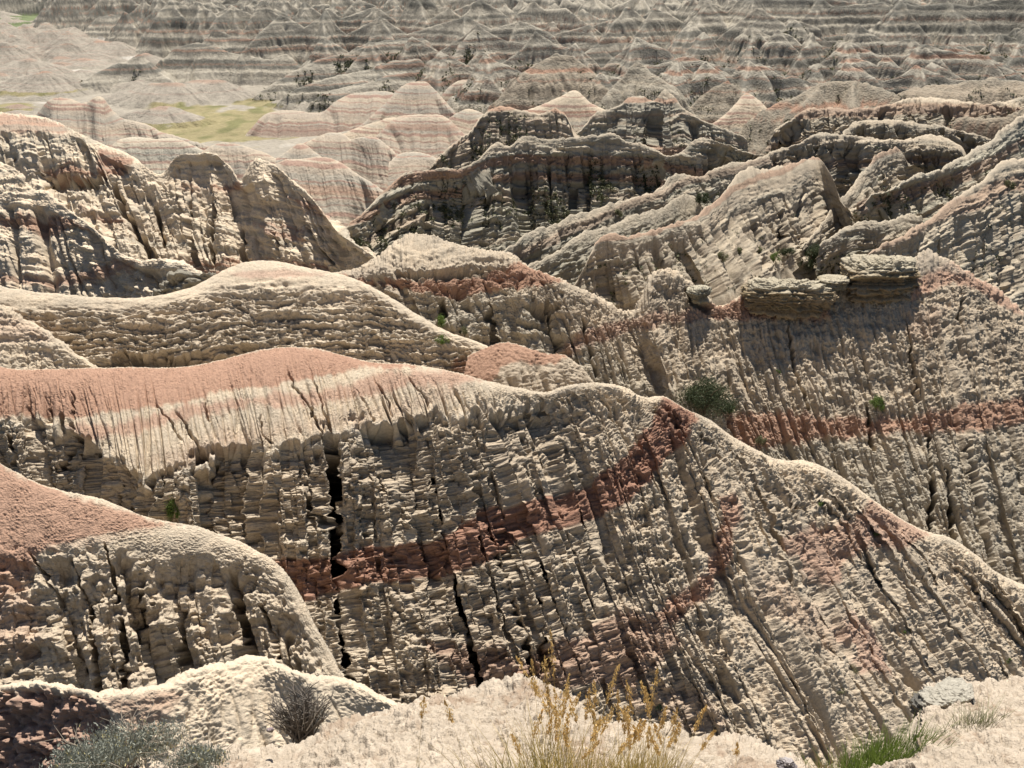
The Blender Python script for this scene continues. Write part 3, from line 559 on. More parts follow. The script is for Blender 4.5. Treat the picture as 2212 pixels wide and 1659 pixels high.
def ravine_ridge(name, label, seed, crest, rows, tone, big=(7, 1.6), mid_=(2.6, .7), small=(1.0, .25), rough=0.35, led=(0.35, 1.6), back=(0.3, 1.0, 22.0), bands=(), mat=None, step=1.45, crev=(), stratapal=None, top=None, scrub=300, jag=0.55):
    s = Sheet(name, crest, rows, step=step, back=back, mat=mat or M_FAR, label=label, seed=seed, jag=jag, rag=7)
    SH[seed] = s
    s.col[:] = tone
    zstrata(s, 0.8, stratapal or (GREY * 0.95, CREAM * 0.85, GREY * 0.72))
    dc = sstep(0.2, 3.0, s.V)
    if big: s.rills(big[0], big[1] * 1.5, k=5, p=1.0, start=1.0, full=6, seed=1, warp=0.45)
    if mid_: s.rills(mid_[0], mid_[1] * 1.35, k=6, p=1.1, start=0.6, full=4, seed=2, warp=0.45)
    if small: s.rills(small[0], small[1], k=9, p=1.4, start=0.3, full=2, seed=3)
    s.crumble(rough * .8, 2.4, dc, zst=2.2); s.crumble(rough * .5, 1.0, dc, seed=4, zst=2.2); s.crumble(rough * .35, .42, 0.3 + 0.7 * dc, seed=6)
    s.ledges(led[0] * 1.4, led[1], dc, dark=0.12); s.ledges(led[0] * .8, led[1] * .4, dc, seed=5, dark=0.08)
    for pts, w, dep in crev: s.crevice(pts, w, dep)
    s.patches(0.13, 9.0)
    s.paint(sstep(2.2, 0.3, s.V + 0.8 * perlin2(s.U / 2, s.V / 2, 4)) , CREAM * 0.95 if top is None else top, 0.5)  # painted light: the sunlit crest line is put into the colour
    zbands(s, bands); s.build()
    if scrub:
        nz = perlin3(s.B[..., 0] / 7, s.B[..., 1] / 7, s.B[..., 2] / 7, 201) + 0.6 * perlin3(s.B[..., 0] / 2, s.B[..., 1] / 2, s.B[..., 2] / 2, 202)
        SCRUB.append((s.Vx, (s.front * sstep(0.0, 0.4, nz) * (0.25 + s.H) * sstep(2, 6, s.V) + 1e-9), scrub))
    return s
SCRUB = []
def R_(*rows): return [dict(pts=list(r)) for r in rows]
OLV = np.array([0.29, 0.265, 0.205]); BRN = np.array([0.32, 0.27, 0.20])
ravine_ridge('dark_ridge', 'dark grey green layered ridge in the middle of the view with a red bed', 21,
    [(725,510,177),(760,478,179),(796,449,184),(822,420,190),(849,393,196),(873,374,200),(912,369,203),(960,367,204),(992,366,205),(1012,356,207),(1038,340,212),(1062,312,217),(1075,304,218),(1090,312,218.6),(1104,313,219),(1122,299,222),(1146,294,222),(1181,307,221),(1210,300,221),(1244,296,222),(1290,294,222),(1328,291,222),(1342,300,221),(1356,308,220),(1384,311,219),(1412,325,216),(1440,336,212),(1460,330,212),(1482,320,212),(1498,306,212),(1512,301,212),(1531,302,212),(1560,312,208),(1580,320,206),(1620,330,204),(1665,333,204)],
    R_([(725,725,520,.8),(796,800,470,.8),(849,858,425,.9),(873,885,395,1.3),(992,1000,392,1.3),(1038,1035,390,1.0),(1075,1072,360,1.2),(1104,1110,350,1.2),(1181,1185,345,1.3),(1328,1330,330,1.3),(1412,1415,350,1.0),(1482,1478,350,1.0),(1531,1545,330,1.0),(1665,1670,350,1.0)],
       [(725,735,575,.85),(796,830,575,.85),(849,880,560,.85),(992,1000,560,.9),(1075,1060,560,.95),(1104,1150,560,1.0),(1181,1190,540,1.1),(1328,1320,500,1.1),(1412,1400,460,1.0),(1531,1540,420,1.0),(1665,1680,400,1.0)]),
    OLV, scrub=6500, big=(14, 2.6), mid_=(5, 1.1), small=(1.6, .4), rough=0.7, led=(0.7, 2.4), bands=[(-40.3, .8, RED * .85, .85), (-43.0, .7, RED * .8, .8), (-38.4, .5, CREAM, .8), (-46, .5, PINK * .8, .5)],
    crev=[([(1108,330),(1118,370),(1130,420),(1136,470),(1140,530)], 8, 4), ([(1180,350),(1190,400),(1170,460)], 8, 2.5), ([(1260,330),(1255,390),(1230,440)], 8, 3), ([(930,420),(925,470),(930,520)], 8, 2), ([(1370,340),(1360,390)], 7, 2.5)])
ravine_ridge('square_hill', 'square shouldered striped hill with a red cap and a dark left face', 22,
    [(935,352,230),(947,340,232),(985,308,238),(1020,279,246),(1036,256,251),(1045,246,254),(1060,236,257),(1076,231,258),(1111,233,258),(1150,239,257),(1174,242,256),(1190,237,255),(1202,236,254),(1220,247,250),(1232,268,245),(1241,293,240),(1262,325,234)],
    R_([(935,935,380,1.0),(1020,1022,380,1.1),(1111,1115,400,1.1),(1202,1205,390,1.1),(1262,1265,370,1.0)]), BRN * 1.15, scrub=1100, big=(11, 1.2), mid_=(4, .6), small=(1.5, .2), rough=0.3, led=(.3, 2),
    bands=[(-35.4, .7, RED, .85), (-38, .3, PINK * .85, .6), (-40, .35, PINK * .8, .6), (-42.5, .3, PINK * .8, .5)], stratapal=(BUFF * .9, CREAM * .85, BUFF * .7))
ravine_ridge('fluted_hill', 'pale hill with two peaks and grey fluted face, red bed at its foot', 23,
    [(1235,296,296),(1251,284,300),(1270,262,304),(1286,247,310),(1310,238,312),(1330,228,314),(1342,224,316),(1352,214,317),(1363,208,318),(1378,207,318),(1391,209,318),(1402,216,318),(1412,217,318),(1425,205,318),(1437,193,318),(1446,199,318),(1458,209,317),(1472,229,315),(1497,246,312),(1524,261,308),(1570,282,300),(1612,296,296)],
    R_([(1235,1235,310,1.0),(1286,1290,272,.9),(1363,1365,236,.5),(1437,1440,232,.6),(1472,1470,250,.9),(1570,1572,300,.9),(1612,1615,315,.9)],
       [(1235,1235,350,.8),(1363,1358,350,1.15),(1437,1440,350,1.15),(1524,1530,345,.75),(1612,1618,345,.7)]), GREY * 1.0, big=(12, 2.4), mid_=(4, .9), small=(1.6, .35), rough=0.4, led=(.5, 2.5),
    bands=[(-41.6, .6, RED, .8), (-53.8, 1.2, RED, .75), (-45.0, .3, PINK, .5), (-50, .4, PINK * .9, .5)])
CLF = dict(rough=0.5, led=(.6, 2.2))
ravine_ridge('plateau_edge', 'flat topped plateau edge with cliffs at the upper right', 24,
    [(1672,282,224),(1700,262,228),(1742,237,232),(1765,235,233),(1788,233,234),(1840,236,234),(1893,233,236),(1928,222,240),(1963,213,244),(2015,211,244),(2092,221,240),(2130,224,239),(2159,221,238),(2220,206,238),(2400,186,240)],
    R_([(1672,1672,300,.6),(1742,1745,262,.45),(1840,1842,258,.4),(1963,1966,240,.35),(2092,2094,240,.3),(2220,2222,228,.3),(2400,2405,215,.3)], [(1672,1675,420,1.3),(1840,1845,420,1.5),(1963,1968,420,1.7),(2220,2225,420,1.7),(2400,2410,420,1.7)]),
    BRN * 1.05, big=(13, 2.8), mid_=(4, 1.2), small=(1.6, .4), bands=[(-31.6, .5, CREAM, .7), (-33.0, .9, RED * .85, .6), (-38, .8, RED * .75, .45)], **CLF)
ravine_ridge('upper_bench', 'pale rimmed bench of rock below the plateau edge', 25,
    [(1820,285,208),(1840,268,210),(1868,258,213),(1910,258,214),(1950,262,214),(2000,268,214),(2040,271,213),(2090,285,211),(2140,300,208)],
    R_([(1820,1822,300,.7),(1868,1870,268,.35),(2040,2042,282,.35),(2140,2142,310,.7)], [(1820,1825,430,1.7),(1950,1955,430,2.0),(2140,2145,430,1.7)]), BRN, big=(11, 3.0), mid_=(3.6, 1.2), small=(1.3, .4), bands=[(-36.5, .6, CREAM, .8)], **CLF)
ravine_ridge('lower_bench', 'lower rock bench with steep dark alcoves in the upper right', 26,
    [(1655,337,198),(1700,318,200),(1728,306,201),(1750,297,202),(1774,289,203),(1800,292,203),(1830,294,203),(1868,292,204),(1900,297,204),(1950,300,206),(2010,292,208),(2060,304,205),(2085,325,202),(2100,365,199)],
    R_([(1655,1658,350,.7),(1774,1776,306,.5),(1900,1902,312,.5),(2060,2063,324,.5),(2100,2103,385,.5)], [(1655,1665,460,1.4),(1774,1785,480,1.6),(1900,1915,480,1.8),(2060,2075,460,1.8)]), BRN * .95, big=(10, 2.8), mid_=(3.4, 1.2), small=(1.3, .4), bands=[(-34.0, .5, CREAM, .6), (-37.5, .8, RED * .8, .5)], **CLF)
RB = dict(rough=0.32, led=(.3, 1.6))
ravine_ridge('spur', 'narrow spur with a red flank in front of the dark alcove', 27,
    [(1732,540,135.4),(1745,520,139),(1760,499,142),(1778,478,146),(1795,457,150),(1812,436,154),(1830,415,159),(1842,398,162.5),(1851,383,166),(1864,370,169),(1879,359,172),(1889,341,176),(1903,327,180),(1920,323,183),(1937,322,186),(1950,334,185),(1962,360,183)],
    R_([(1732,1735,548,1.0),(1795,1808,480,1.1),(1851,1868,412,1.1),(1889,1902,372,1.0),(1950,1955,360,1.0)], [(1732,1745,590,1.3),(1795,1850,560,1.4),(1851,1930,520,1.4),(1889,1960,480,1.4),(1950,2000,460,1.4)]), BRN * 1.05, big=(6, 1.5), mid_=(2.2, .6), small=(.9, .2),
    bands=[(-31.8, .9, RED * .85, .6)], **RB)
ravine_ridge('spur', 'long spur with a pale bench running up to the right edge', 28,
    [(1866,440,146),(1880,427,148),(1903,415,150),(1924,404,152),(1980,383,158),(2015,371,162),(2050,355,166),(2085,334,172),(2110,317,178),(2138,303,184),(2180,270,196),(2212,246,205),(2330,196,220)],
    R_([(1866,1868,448,.9),(1903,1906,424,.9),(1980,1996,412,1.0),(2050,2075,400,1.0),(2110,2140,372,1.0),(2212,2240,330,1.0),(2330,2360,290,1.0)], [(1866,1870,500,1.3),(1903,1925,510,1.4),(1980,2040,510,1.4),(2050,2120,500,1.4),(2138,2210,460,1.4),(2330,2420,420,1.4)]), OLV * 1.1, scrub=900, big=(7, 2.0), mid_=(2.5, .7), small=(1.0, .22),
    bands=[(-33.2, .8, RED * .8, .6), (-34.6, .35, CREAM, .7)], **RB)
ravine_ridge('knoll', 'low rounded grey knoll in the ravine above the taller cap rock', 29,
    [(1770,535,130),(1800,508,134),(1825,489,137),(1840,483,138),(1860,477,139),(1875,474,139),(1900,480,140),(1930,477,142),(1960,467,144),(1990,470,143)],
    R_([(1770,1775,550,1.0),(1840,1850,505,1.0),(1900,1912,505,1.0),(1990,2000,500,1.0)], [(1770,1790,600,1.2),(1860,1890,600,1.2),(1990,2020,600,1.2)]), OLV, big=(5, 1.3), mid_=(2, .6), small=(.9, .22), **RB)
ravine_ridge('dark_spur', 'olive spur climbing from the foot of the dark ridge to the right', 30,
    [(1060,556,124),(1087,538,128),(1111,525,132),(1146,504,137),(1188,486,142),(1223,469,147),(1279,454,152),(1300,447,154.6),(1321,440,157),(1363,427,162),(1405,419,166),(1423,408,168),(1447,385,174),(1472,376,178),(1517,377,180),(1542,364,184),(1570,356,186),(1620,345,192),(1660,335,197)],
    R_([(1060,1064,566,.9),(1188,1200,510,1.0),(1321,1335,470,1.0),(1405,1418,440,1.1),(1472,1485,405,1.1),(1570,1585,385,1.1),(1660,1670,360,1.0)], [(1060,1080,620,1.1),(1188,1230,620,1.15),(1321,1390,570,1.2),(1405,1460,530,1.2),(1472,1520,480,1.2),(1570,1610,430,1.2),(1660,1690,400,1.2)]), OLV * .95, scrub=1800, big=(7, 1.8), mid_=(2.6, .7), small=(1.0, .22),
    bands=[(-36.2, .5, RED * .8, .4)], **RB)
ravine_ridge('dark_spur', 'lower olive spur just left of the brown knob', 31,
    [(1100,600,110),(1130,578,113),(1160,560,115.6),(1190,545,118),(1215,532,120),(1240,520,122),(1290,500,127),(1330,483,131),(1365,469,134),(1400,455,137),(1450,437,143),(1490,424,149),(1510,436,148),(1524,460,146)],
    R_([(1100,1103,612,.9),(1240,1252,545,1.0),(1330,1345,508,1.0),(1524,1534,485,1.0)], [(1100,1115,650,1.1),(1240,1290,660,1.15),(1330,1390,640,1.2),(1400,1450,600,1.2),(1524,1560,560,1.2)]), OLV * .9, scrub=900, big=(5, 1.3), mid_=(2, .6), small=(.9, .2), **RB)
ravine_ridge('ribbed_spur', 'broad cream crested spur with even ribs running down its grey flank', 32,
    [(1215,640,102),(1241,610,104),(1262,575,106.6),(1280,540,109),(1296,520,111),(1312,512,111.6),(1340,511,112),(1357,512,112.2),(1372,507,112.8),(1390,499,113.6),(1416,488,115),(1438,481,117),(1459,475,118),(1485,467,120),(1508,457,122),(1543,433,128),(1560,415,132),(1578,394,137),(1600,376,141),(1620,368,144),(1650,368,146),(1683,366,148),(1718,352,152),(1742,341,156),(1768,343,157),(1786,362,154),(1802,395,151),(1812,430,149)],
    R_([(1215,1218,650,1.0),(1296,1300,545,1.3),(1357,1366,535,.9),(1416,1428,510,.9),(1508,1520,482,.8),(1578,1592,452,.8),(1620,1640,430,.8),(1683,1702,420,.8),(1742,1760,395,.9),(1812,1825,455,1.0)],
       [(1215,1225,690,1.2),(1296,1330,700,1.35),(1357,1420,690,1.3),(1416,1490,670,1.25),(1508,1600,620,1.25),(1578,1670,590,1.3),(1620,1720,575,1.3),(1683,1770,565,1.4),(1742,1810,550,1.4),(1812,1880,560,1.4)]), BRN * 1.25, big=(5.5, 1.1), mid_=(1.9, .62), small=(.75, .22), mat=M_MID, rough=.22, led=(.14, 1.3),
    bands=[(-28.6, .35, RED * .95, .7)], stratapal=(BUFF * .8, BUFF * .95, GREY * .8), crev=[([(1640,470),(1648,520),(1656,570)], 6, 2.2), ([(1690,450),(1700,500),(1708,550)], 5, 2.0), ([(1440,510),(1446,570),(1450,620)], 4, 1.0), ([(1745,400),(1742,460),(1738,520)], 6, 2.4)])
ravine_ridge('ribbed_spur', 'right hand ribbed spur with a red patch below its crest', 33,
    [(1855,560,119),(1880,545,122),(1907,528,124),(1935,517,126),(1977,492,130),(2000,474,133.5),(2026,453,137),(2050,434,140.6),(2078,418,144),(2103,404,147),(2138,373,153),(2158,357,156.6),(2176,346,159),(2212,339,161),(2350,310,167)],
    R_([(1855,1858,570,.9),(1935,1950,540,.9),(2026,2045,490,.9),(2103,2126,450,.9),(2176,2202,402,.9),(2350,2380,370,.9)], [(1855,1870,640,1.2),(1935,1990,670,1.2),(2026,2110,690,1.2),(2103,2200,700,1.2),(2176,2290,700,1.2),(2350,2460,700,1.2)]), BRN * 1.3, big=(6, 1.3), mid_=(2.1, .6), small=(.8, .22), mat=M_MID, rough=.25, led=(.25, 1.5),
    bands=[(-32.0, .9, RED * .9, .6)], stratapal=(BUFF * .85, BUFF, GREY * .9), crev=[([(2175,470),(2185,540),(2195,620)], 6, 2.0)])

# striped mounds
MC = np.array([0.35, 0.295, 0.23]); MB_ = np.array([0.27, 0.175, 0.135])
def striped_mound(label, seed, crest, feet, bands=(), slope=.6, tone=None, n=1, rill_=1.0):
    s = Sheet('mound', crest, [dict(pts=[(f[0], f[1], f[2], f[3] if len(f) > 3 else slope) for f in feet])], step=1.5, back=(0.3, 0.6, 26.0), mat=M_FAR, label=label, seed=seed, jag=0.22, rag=3)
    s.col[:] = MC if tone is None else tone
    z = s.B[..., 2] + 0.2 * perlin2(s.B[..., 0] / 14, s.B[..., 1] / 14, 61) + 0.06 * perlin2(s.B[..., 0] / 2, s.B[..., 1] / 2, 62)
    a = perlin2(z / 0.8, z * 0 + 1.7, 71); b = perlin2(z / 2.6, z * 0 + 2.1, 72)
    s.paint(sstep(0.12, 0.4, b), np.array([0.30, 0.275, 0.225]), 0.7); s.paint(sstep(0.2, 0.4, -b), CREAM * .85, 0.5); s.paint(sstep(0.12, 0.22, a), MB_, 0.85)
    s.rills(9.5, 1.1 * rill_, k=4, p=.8, start=1.5, full=9, seed=5, warp=.5); s.rills(3.0, 0.2 * rill_, k=7, p=1.1, start=2, full=8, seed=1, warp=.3); s.rills(1.2, 0.13 * rill_, k=7, p=1.2, start=1.5, full=5, seed=2, warp=.3)
    s.crumble(0.12, 1.2, 0.7); s.crumble(0.08, .5, 0.7, seed=4); s.patches(0.09, 10)
    s.ledges(0.10, 1.2, 1.0, dark=0.05)
    s.paint(sstep(1.6, 0.2, s.V), CREAM * 0.95, 0.5)  # crest highlight painted in, paler towards the top of the mound
    zbands(s, bands); s.build(); return s
striped_mound('long pinkish striped mound above the stepped ridge at far left', 41,
    [(15,275,374),(40,262,373),(80,245,371),(96,226,370),(108,215,369),(130,211,368),(155,214,368),(178,224,366),(192,219,365),(203,211,364),(214,209,364),(224,213,363),(240,234,361),(258,252,359),(285,261,356),(320,270,352),(350,285,349),(380,294,346),(430,309,342),(470,324,338)],
    [(15,10,340),(108,90,350),(214,215,372),(320,330,365),(470,480,350)], bands=[(-42.2, .6, RED, .7)], slope=.62)
striped_mound('grey topped mound with a broad red bed behind the flat crested butte', 42,
    [(225,330,322),(250,307,326),(285,296,328),(330,300,328),(375,299,328),(405,308,326),(440,325,322)], [(225,228,400),(330,330,410),(440,438,400)], bands=[(-50.3, 1.0, RED * .95, .85)], slope=.7, tone=GREY * 1.25)
striped_mound('pale cone shaped mound between the flat crested butte and the double mound', 43,
    [(430,334,308),(455,315,310),(478,308,311),(505,310,310),(535,318,308),(565,328,306),(600,345,300),(645,372,294)], [(430,432,400),(505,505,420),(645,648,430)])
striped_mound('small red tipped mound left of the double topped mound', 44,
    [(596,342,288),(620,327,291),(638,314,292),(648,310,292),(660,313,292),(680,328,290),(705,345,287)], [(596,596,400),(648,648,410),(705,706,400)], bands=[(-47.2, .5, RED, .7)])
striped_mound('double topped striped mound in the centre left basin', 45,
    [(650,320,327),(672,303,329),(695,292,330),(715,287,331),(733,287,331),(746,293,330),(756,300,328),(768,298,326),(782,296,324),(800,296,322),(815,299,320),(835,312,316),(862,340,309),(885,364,302),(905,382,298)], [(650,648,370),(733,738,410),(815,830,410),(905,915,400)])
striped_mound('large front striped mound with a red foot left of the dark ridge', 46,
    [(540,385,268),(575,365,270),(600,352,270),(630,344,270),(660,342,270),(690,339,270),(712,341,269),(732,350,267),(752,362,264),(770,374,261),(790,387,257),(812,400,254),(832,414,250)], [(540,560,490),(660,680,500),(752,790,500),(832,850,480)], bands=[(-54.5, 1.0, RED * .95, .6), (-47.0, .4, RED, .5)])
striped_mound('low striped mound touching the foot of the dark ridge', 47, [(840,352,288),(862,334,292),(885,328,294),(905,328,294),(930,336,292),(958,350,288)], [(840,838,410),(900,905,420),(958,962,400)])
striped_mound('smooth dome with level red stripes in the centre left', 48,
    [(812,295,371),(830,276,373),(846,261,375),(865,252,376),(890,248,376.6),(915,247,377),(940,247,377),(958,251,376),(975,262,374),(990,278,371),(1002,290,368),(1020,306,364)], [(812,808,335),(915,912,345),(1020,1025,340)], bands=[(-57.4, .9, RED * .95, .6)])
striped_mound('pale mound peeping out behind the smooth striped dome', 49, [(955,266,400),(975,252,402),(990,243,402),(1005,237,402),(1020,236,402),(1035,242,401),(1055,256,398)], [(955,955,300),(1005,1005,310),(1055,1056,300)], tone=CREAM * .9)
striped_mound('broad red brown footed mound at the right end of the dry grass', 50,
    [(505,318,446),(525,298,448),(550,270,452),(566,252,455),(580,243,456),(600,239,457),(630,238,458),(675,243,458),(700,240,459),(722,222,461),(745,208,463),(775,201,465),(805,198,466),(840,199,466),(880,215,462),(910,235,458)], [(505,500,326,.6),(560,540,330),(675,670,345),(805,800,330),(910,915,300)], bands=[(-70.5, 1.5, MB_ * .95, .6)])
striped_mound('tall cone with a red tip in the centre of the basin', 51,
    [(735,300,408),(765,280,410),(790,262,412),(815,238,416),(840,215,421),(856,197,425),(868,187,427),(885,179,428),(905,176,428),(922,178,427.6),(934,188,426),(950,205,422),(968,226,417),(985,244,412),(1005,262,406)], [(735,728,320),(790,770,335),(885,880,330),(950,960,310),(1005,1015,300)], bands=[(-47.2, .6, RED, .8)], slope=.75)
striped_mound('pale low mound in front of the tall cone', 52, [(640,316,400),(670,304,402),(700,299,403),(730,294,403),(760,281,404),(790,270,405),(815,262,406),(845,254,406),(875,256,405)], [(640,638,350),(760,762,340),(875,878,330)], tone=CREAM * .9)
striped_mound('red capped hill with a dark gully on its left behind the tall cone', 53,
    [(948,215,466),(962,196,469),(975,183,472),(990,175,476),(1015,172,478),(1045,172,478),(1060,178,476),(1075,194,471),(1090,215,466),(1108,238,460)], [(948,945,260),(1030,1030,260),(1108,1112,260)], bands=[(-51.6, .7, RED, .8)], slope=.85)
striped_mound('bright cream striped hill left of the fluted hill', 54,
    [(1085,256,346),(1115,245,349),(1153,232,352),(1180,222,354),(1206,210,356),(1222,202,357),(1244,196,358),(1256,204,357),(1272,219,354),(1292,230,351),(1314,241,348),(1334,262,342)], [(1085,1083,310),(1206,1206,320),(1334,1336,310)], bands=[(-49.5, .4, RED, .7)], slope=.8, tone=CREAM * .95)
striped_mound('symmetrical cream cone with a small red tip right of the fluted hill', 55,
    [(1490,284,326),(1520,273,329),(1543,265,331),(1560,252,334),(1578,236,336),(1592,220,339),(1603,207,341),(1612,202,342),(1621,204,341),(1632,211,340),(1648,224,338),(1662,240,335),(1676,258,331),(1692,276,326)], [(1490,1488,330),(1578,1575,325),(1612,1612,320),(1692,1694,320)], bands=[(-42.4, .8, RED, .8)], slope=.85, tone=CREAM * .95)

# ================================================================== MIDDLE AND FAR BADLANDS (one terrain sheet)
def log_rows(a, b, k):
    r = [a]
    while r[-1] < b: r.append(r[-1] * (1 + k))
    return r
yr = np.array([8, 20, 35, 50, 65, 78, 88] + log_rows(94, 370, 0.0035)[:-1] + log_rows(370, 820, 0.0008)[:-1] + log_rows(820, 1700, 0.0014) + [1800, 2000, 2400, 3000, 4200, 7000, 14000.])
na = 1290
av = np.linspace(-0.56, 0.56, na)
TY = yr[:, None] + np.zeros((1, na)); TX = TY * av[None, :]
TXf = TX.astype(f32); TYf = TY.astype(f32)
FL_D = [0, 20, 60, 96, 150, 250, 350, 450, 2500, 24000]; FL_Z = [-20, -33, -47, -51, -56, -66, -71, -73, -75, -75]
DOLD = [0, 300, 400, 450, 500, 600, 776, 1000, 1500, 2500]; DNEW = [0, 300, 383, 420, 457, 526, 634, 752, 955, 1222]
floor_z = np.interp(TY, FL_D, FL_Z)
flat_noise = 0.8 * perlin2(TX / 40, TY / 40, 2) + 0.3 * perlin2(TX / 9, TY / 9, 3)
Hh = (floor_z + flat_noise * sstep(60, 120, TY)).astype(f32); Hf = Hh.copy()
TID = np.zeros(Hh.shape, np.int8); TW = np.zeros(Hh.shape, f32); TD = np.zeros(Hh.shape, f32) + 99; TR = np.full(Hh.shape, -999, f32)
KINDS_ = {'tan': 1, 'mound': 2, 'grey': 3, 'far': 4, 'cliff': 5}
cnt_prim = [0]
def prim(pts, kind, slope=0.9, r=1.5, ga=1.2, gl=6.0, red=None, world=False, gw=0.45, foot=None, k=7, gp=1.2):
    """a hill: everything falls away from a traced crest line at about the angle of repose, cut by rills"""
    cnt_prim[0] += 1; sd_ = cnt_prim[0] % 50
    P = np.array(pts, float) if world else at([p[0] for p in pts], [p[1] for p in pts], np.interp([p[2] for p in pts], DOLD, DNEW))
    if not world and len(P) > 2:           # a finer, slightly wandering crest
        q = [P[0]]
        for a, b in zip(P[:-1], P[1:]):
            for t in (0.5, 1.0): q.append(a + (b - a) * t)
        P = np.array(q)
    zmax = P[:, 2].max(); z0 = np.interp(P[:, 1].mean(), FL_D, FL_Z)
    rad = (zmax - z0) / (slope * 0.8) + 4 + r
    y0, y1 = P[:, 1].min() - rad, P[:, 1].max() + rad
    i0, i1 = np.searchsorted(yr, y0), np.searchsorted(yr, y1)
    aa = np.concatenate([(P[:, 0] - rad) / np.maximum(P[:, 1] - rad * .3, 5), (P[:, 0] + rad) / np.maximum(P[:, 1] - rad * .3, 5), (P[:, 0] - rad) / P[:, 1], (P[:, 0] + rad) / P[:, 1]])
    j0, j1 = np.searchsorted(av, aa.min()), np.searchsorted(av, aa.max())
    if i1 - i0 < 2 or j1 - j0 < 2: return
    sl = (slice(i0, i1), slice(j0, j1)); X = TXf[sl]; Y = TYf[sl]
    w1 = perlin2(X / (gl * 2.2), Y / (gl * 2.2), sd_); w2 = perlin2(X / (gl * 2.2), Y / (gl * 2.2), sd_ + 7)
    Xw = X + w1 * gl * gw; Yw = Y + w2 * gl * gw
    best = np.full(X.shape, -1e9, f32); bw = np.zeros(X.shape, f32); bd = np.zeros(X.shape, f32); L = 0.0
    for a, b in zip(P[:-1], P[1:]):
        e = (b - a); l2 = e[0] ** 2 + e[1] ** 2 + 1e-6; ln = math.sqrt(l2)
        wx = Xw - a[0]; wy = Yw - a[1]
        t = np.clip((wx * e[0] + wy * e[1]) / l2, 0, 1)
        dx = wx - e[0] * t; dy = wy - e[1] * t; dist = np.sqrt(dx * dx + dy * dy)
        hz = a[2] + e[2] * t - slope * (np.sqrt(dist * dist + r * r) - r)
        side = (dx * e[1] - dy * e[0]) > 0
        ang = np.arctan2(dx * e[0] + dy * e[1], np.abs(dx * e[1] - dy * e[0]))
        w = L + t * ln + ang * min(dist.max(), 12.0) + side * 137.0
        kk = hz > best; best = np.where(kk, hz, best); bw = np.where(kk, w, bw); bd = np.where(kk, dist, bd); L += ln
    g = rill(bw, bd, gl, k, sd_, gp, 0.4) * sstep(0.1 * gl, 1.6 * gl, bd)
    g2 = rill(bw, bd, gl * 0.36, k, sd_ + 9, 1.0, 0.4) * sstep(0.1 * gl, 0.8 * gl, bd)
    hz = best - ga * g - ga * 0.38 * g2
    if foot: hz = np.where(hz < foot, foot + (hz - foot) * 0.35, hz)
    kk = hz > Hh[sl]
    Hh[sl] = np.where(kk, hz, Hh[sl]); TID[sl] = np.where(kk, KINDS_[kind], TID[sl]); TD[sl] = np.where(kk, bd, TD[sl]); TW[sl] = np.where(kk, g + 0.4 * g2, TW[sl])
    TR[sl] = np.where(kk, zmax if red is None else red, TR[sl])

# --- pyramids standing behind the traced hills
prim([(1495,230,398),(1525,205,404),(1550,186,406),(1571,174,408),(1590,190,406),(1620,220,400)], 'tan', slope=0.9, r=0.6, ga=1.2, gl=6)
prim([(2080,250,228),(2130,255,226),(2180,232,226),(2250,240,224),(2400,230,224)], 'cliff', slope=1.2, r=1, ga=2, gl=8)
prim([(1990,195,268),(2060,180,272),(2130,172,274),(2200,178,274),(2300,170,274)], 'cliff', slope=0.8, r=4, ga=1.2, gl=7)
prim([(1660,238,330),(1700,215,336),(1740,196,342),(1760,190,344),(1800,175,348),(1850,172,350),(1900,182,346),(1940,200,340)], 'tan', slope=0.95, r=0.6, ga=2.2, gl=7)
prim([(1760,190,344),(1740,215,334),(1715,240,324)], 'tan', slope=1.0, r=0.6, ga=1.6, gl=6); prim([(1850,172,350),(1840,200,338),(1830,225,326)], 'tan', slope=1.0, r=0.6, ga=1.6, gl=6)
prim([(1310,200,400),(1345,160,410),(1375,135,415),(1400,140,414),(1430,170,405),(1450,195,398)], 'grey', slope=1.05, r=0.6, ga=1.8, gl=7)
prim([(1100,190,440),(1140,150,450),(1190,128,458),(1215,112,462),(1240,125,460),(1290,165,448),(1310,185,440)], 'tan', slope=1.0, r=0.6, ga=1.8, gl=7)
# --- spires and cones at the edge of the plain, traced
for pts in [
    [(180,172,700),(240,143,722),(275,128,730),(303,117,736),(318,132,734),(345,158,722),(375,178,705)],
    [(330,152,760),(385,101,772),(425,93,776),(455,100,776),(520,120,772),(590,128,770),(615,116,772),(640,138,765),(700,160,750)],
    [(560,202,640),(640,150,680),(700,124,700),(760,112,710),(830,87,730),(920,82,740)],
    [(640,190,600),(720,165,620),(800,150,640),(860,130,660),(900,128,665)], [(700,200,560),(790,178,570),(850,160,590),(930,150,600),(1000,158,600)],
    [(440,96,900),(470,60,920),(495,76,915),(540,85,905),(570,72,905),(600,92,900)],
    [(195,60,1400),(215,38,1420),(235,30,1430),(270,38,1440),(330,20,1460),(390,8,1500),(450,14,1500),(520,5,1520),(600,12,1540),(700,-5,1600)],
    [(590,80,1000),(640,40,1040),(690,48,1050),(720,70,1000)], [(430,30,1200),(450,50,1150),(460,75,1100)], [(620,128,820),(660,105,840),(700,100,850),(760,75,900),(800,60,950)]]:
    prim(pts, 'far', slope=0.85, r=1.0, ga=1.6, gl=7)
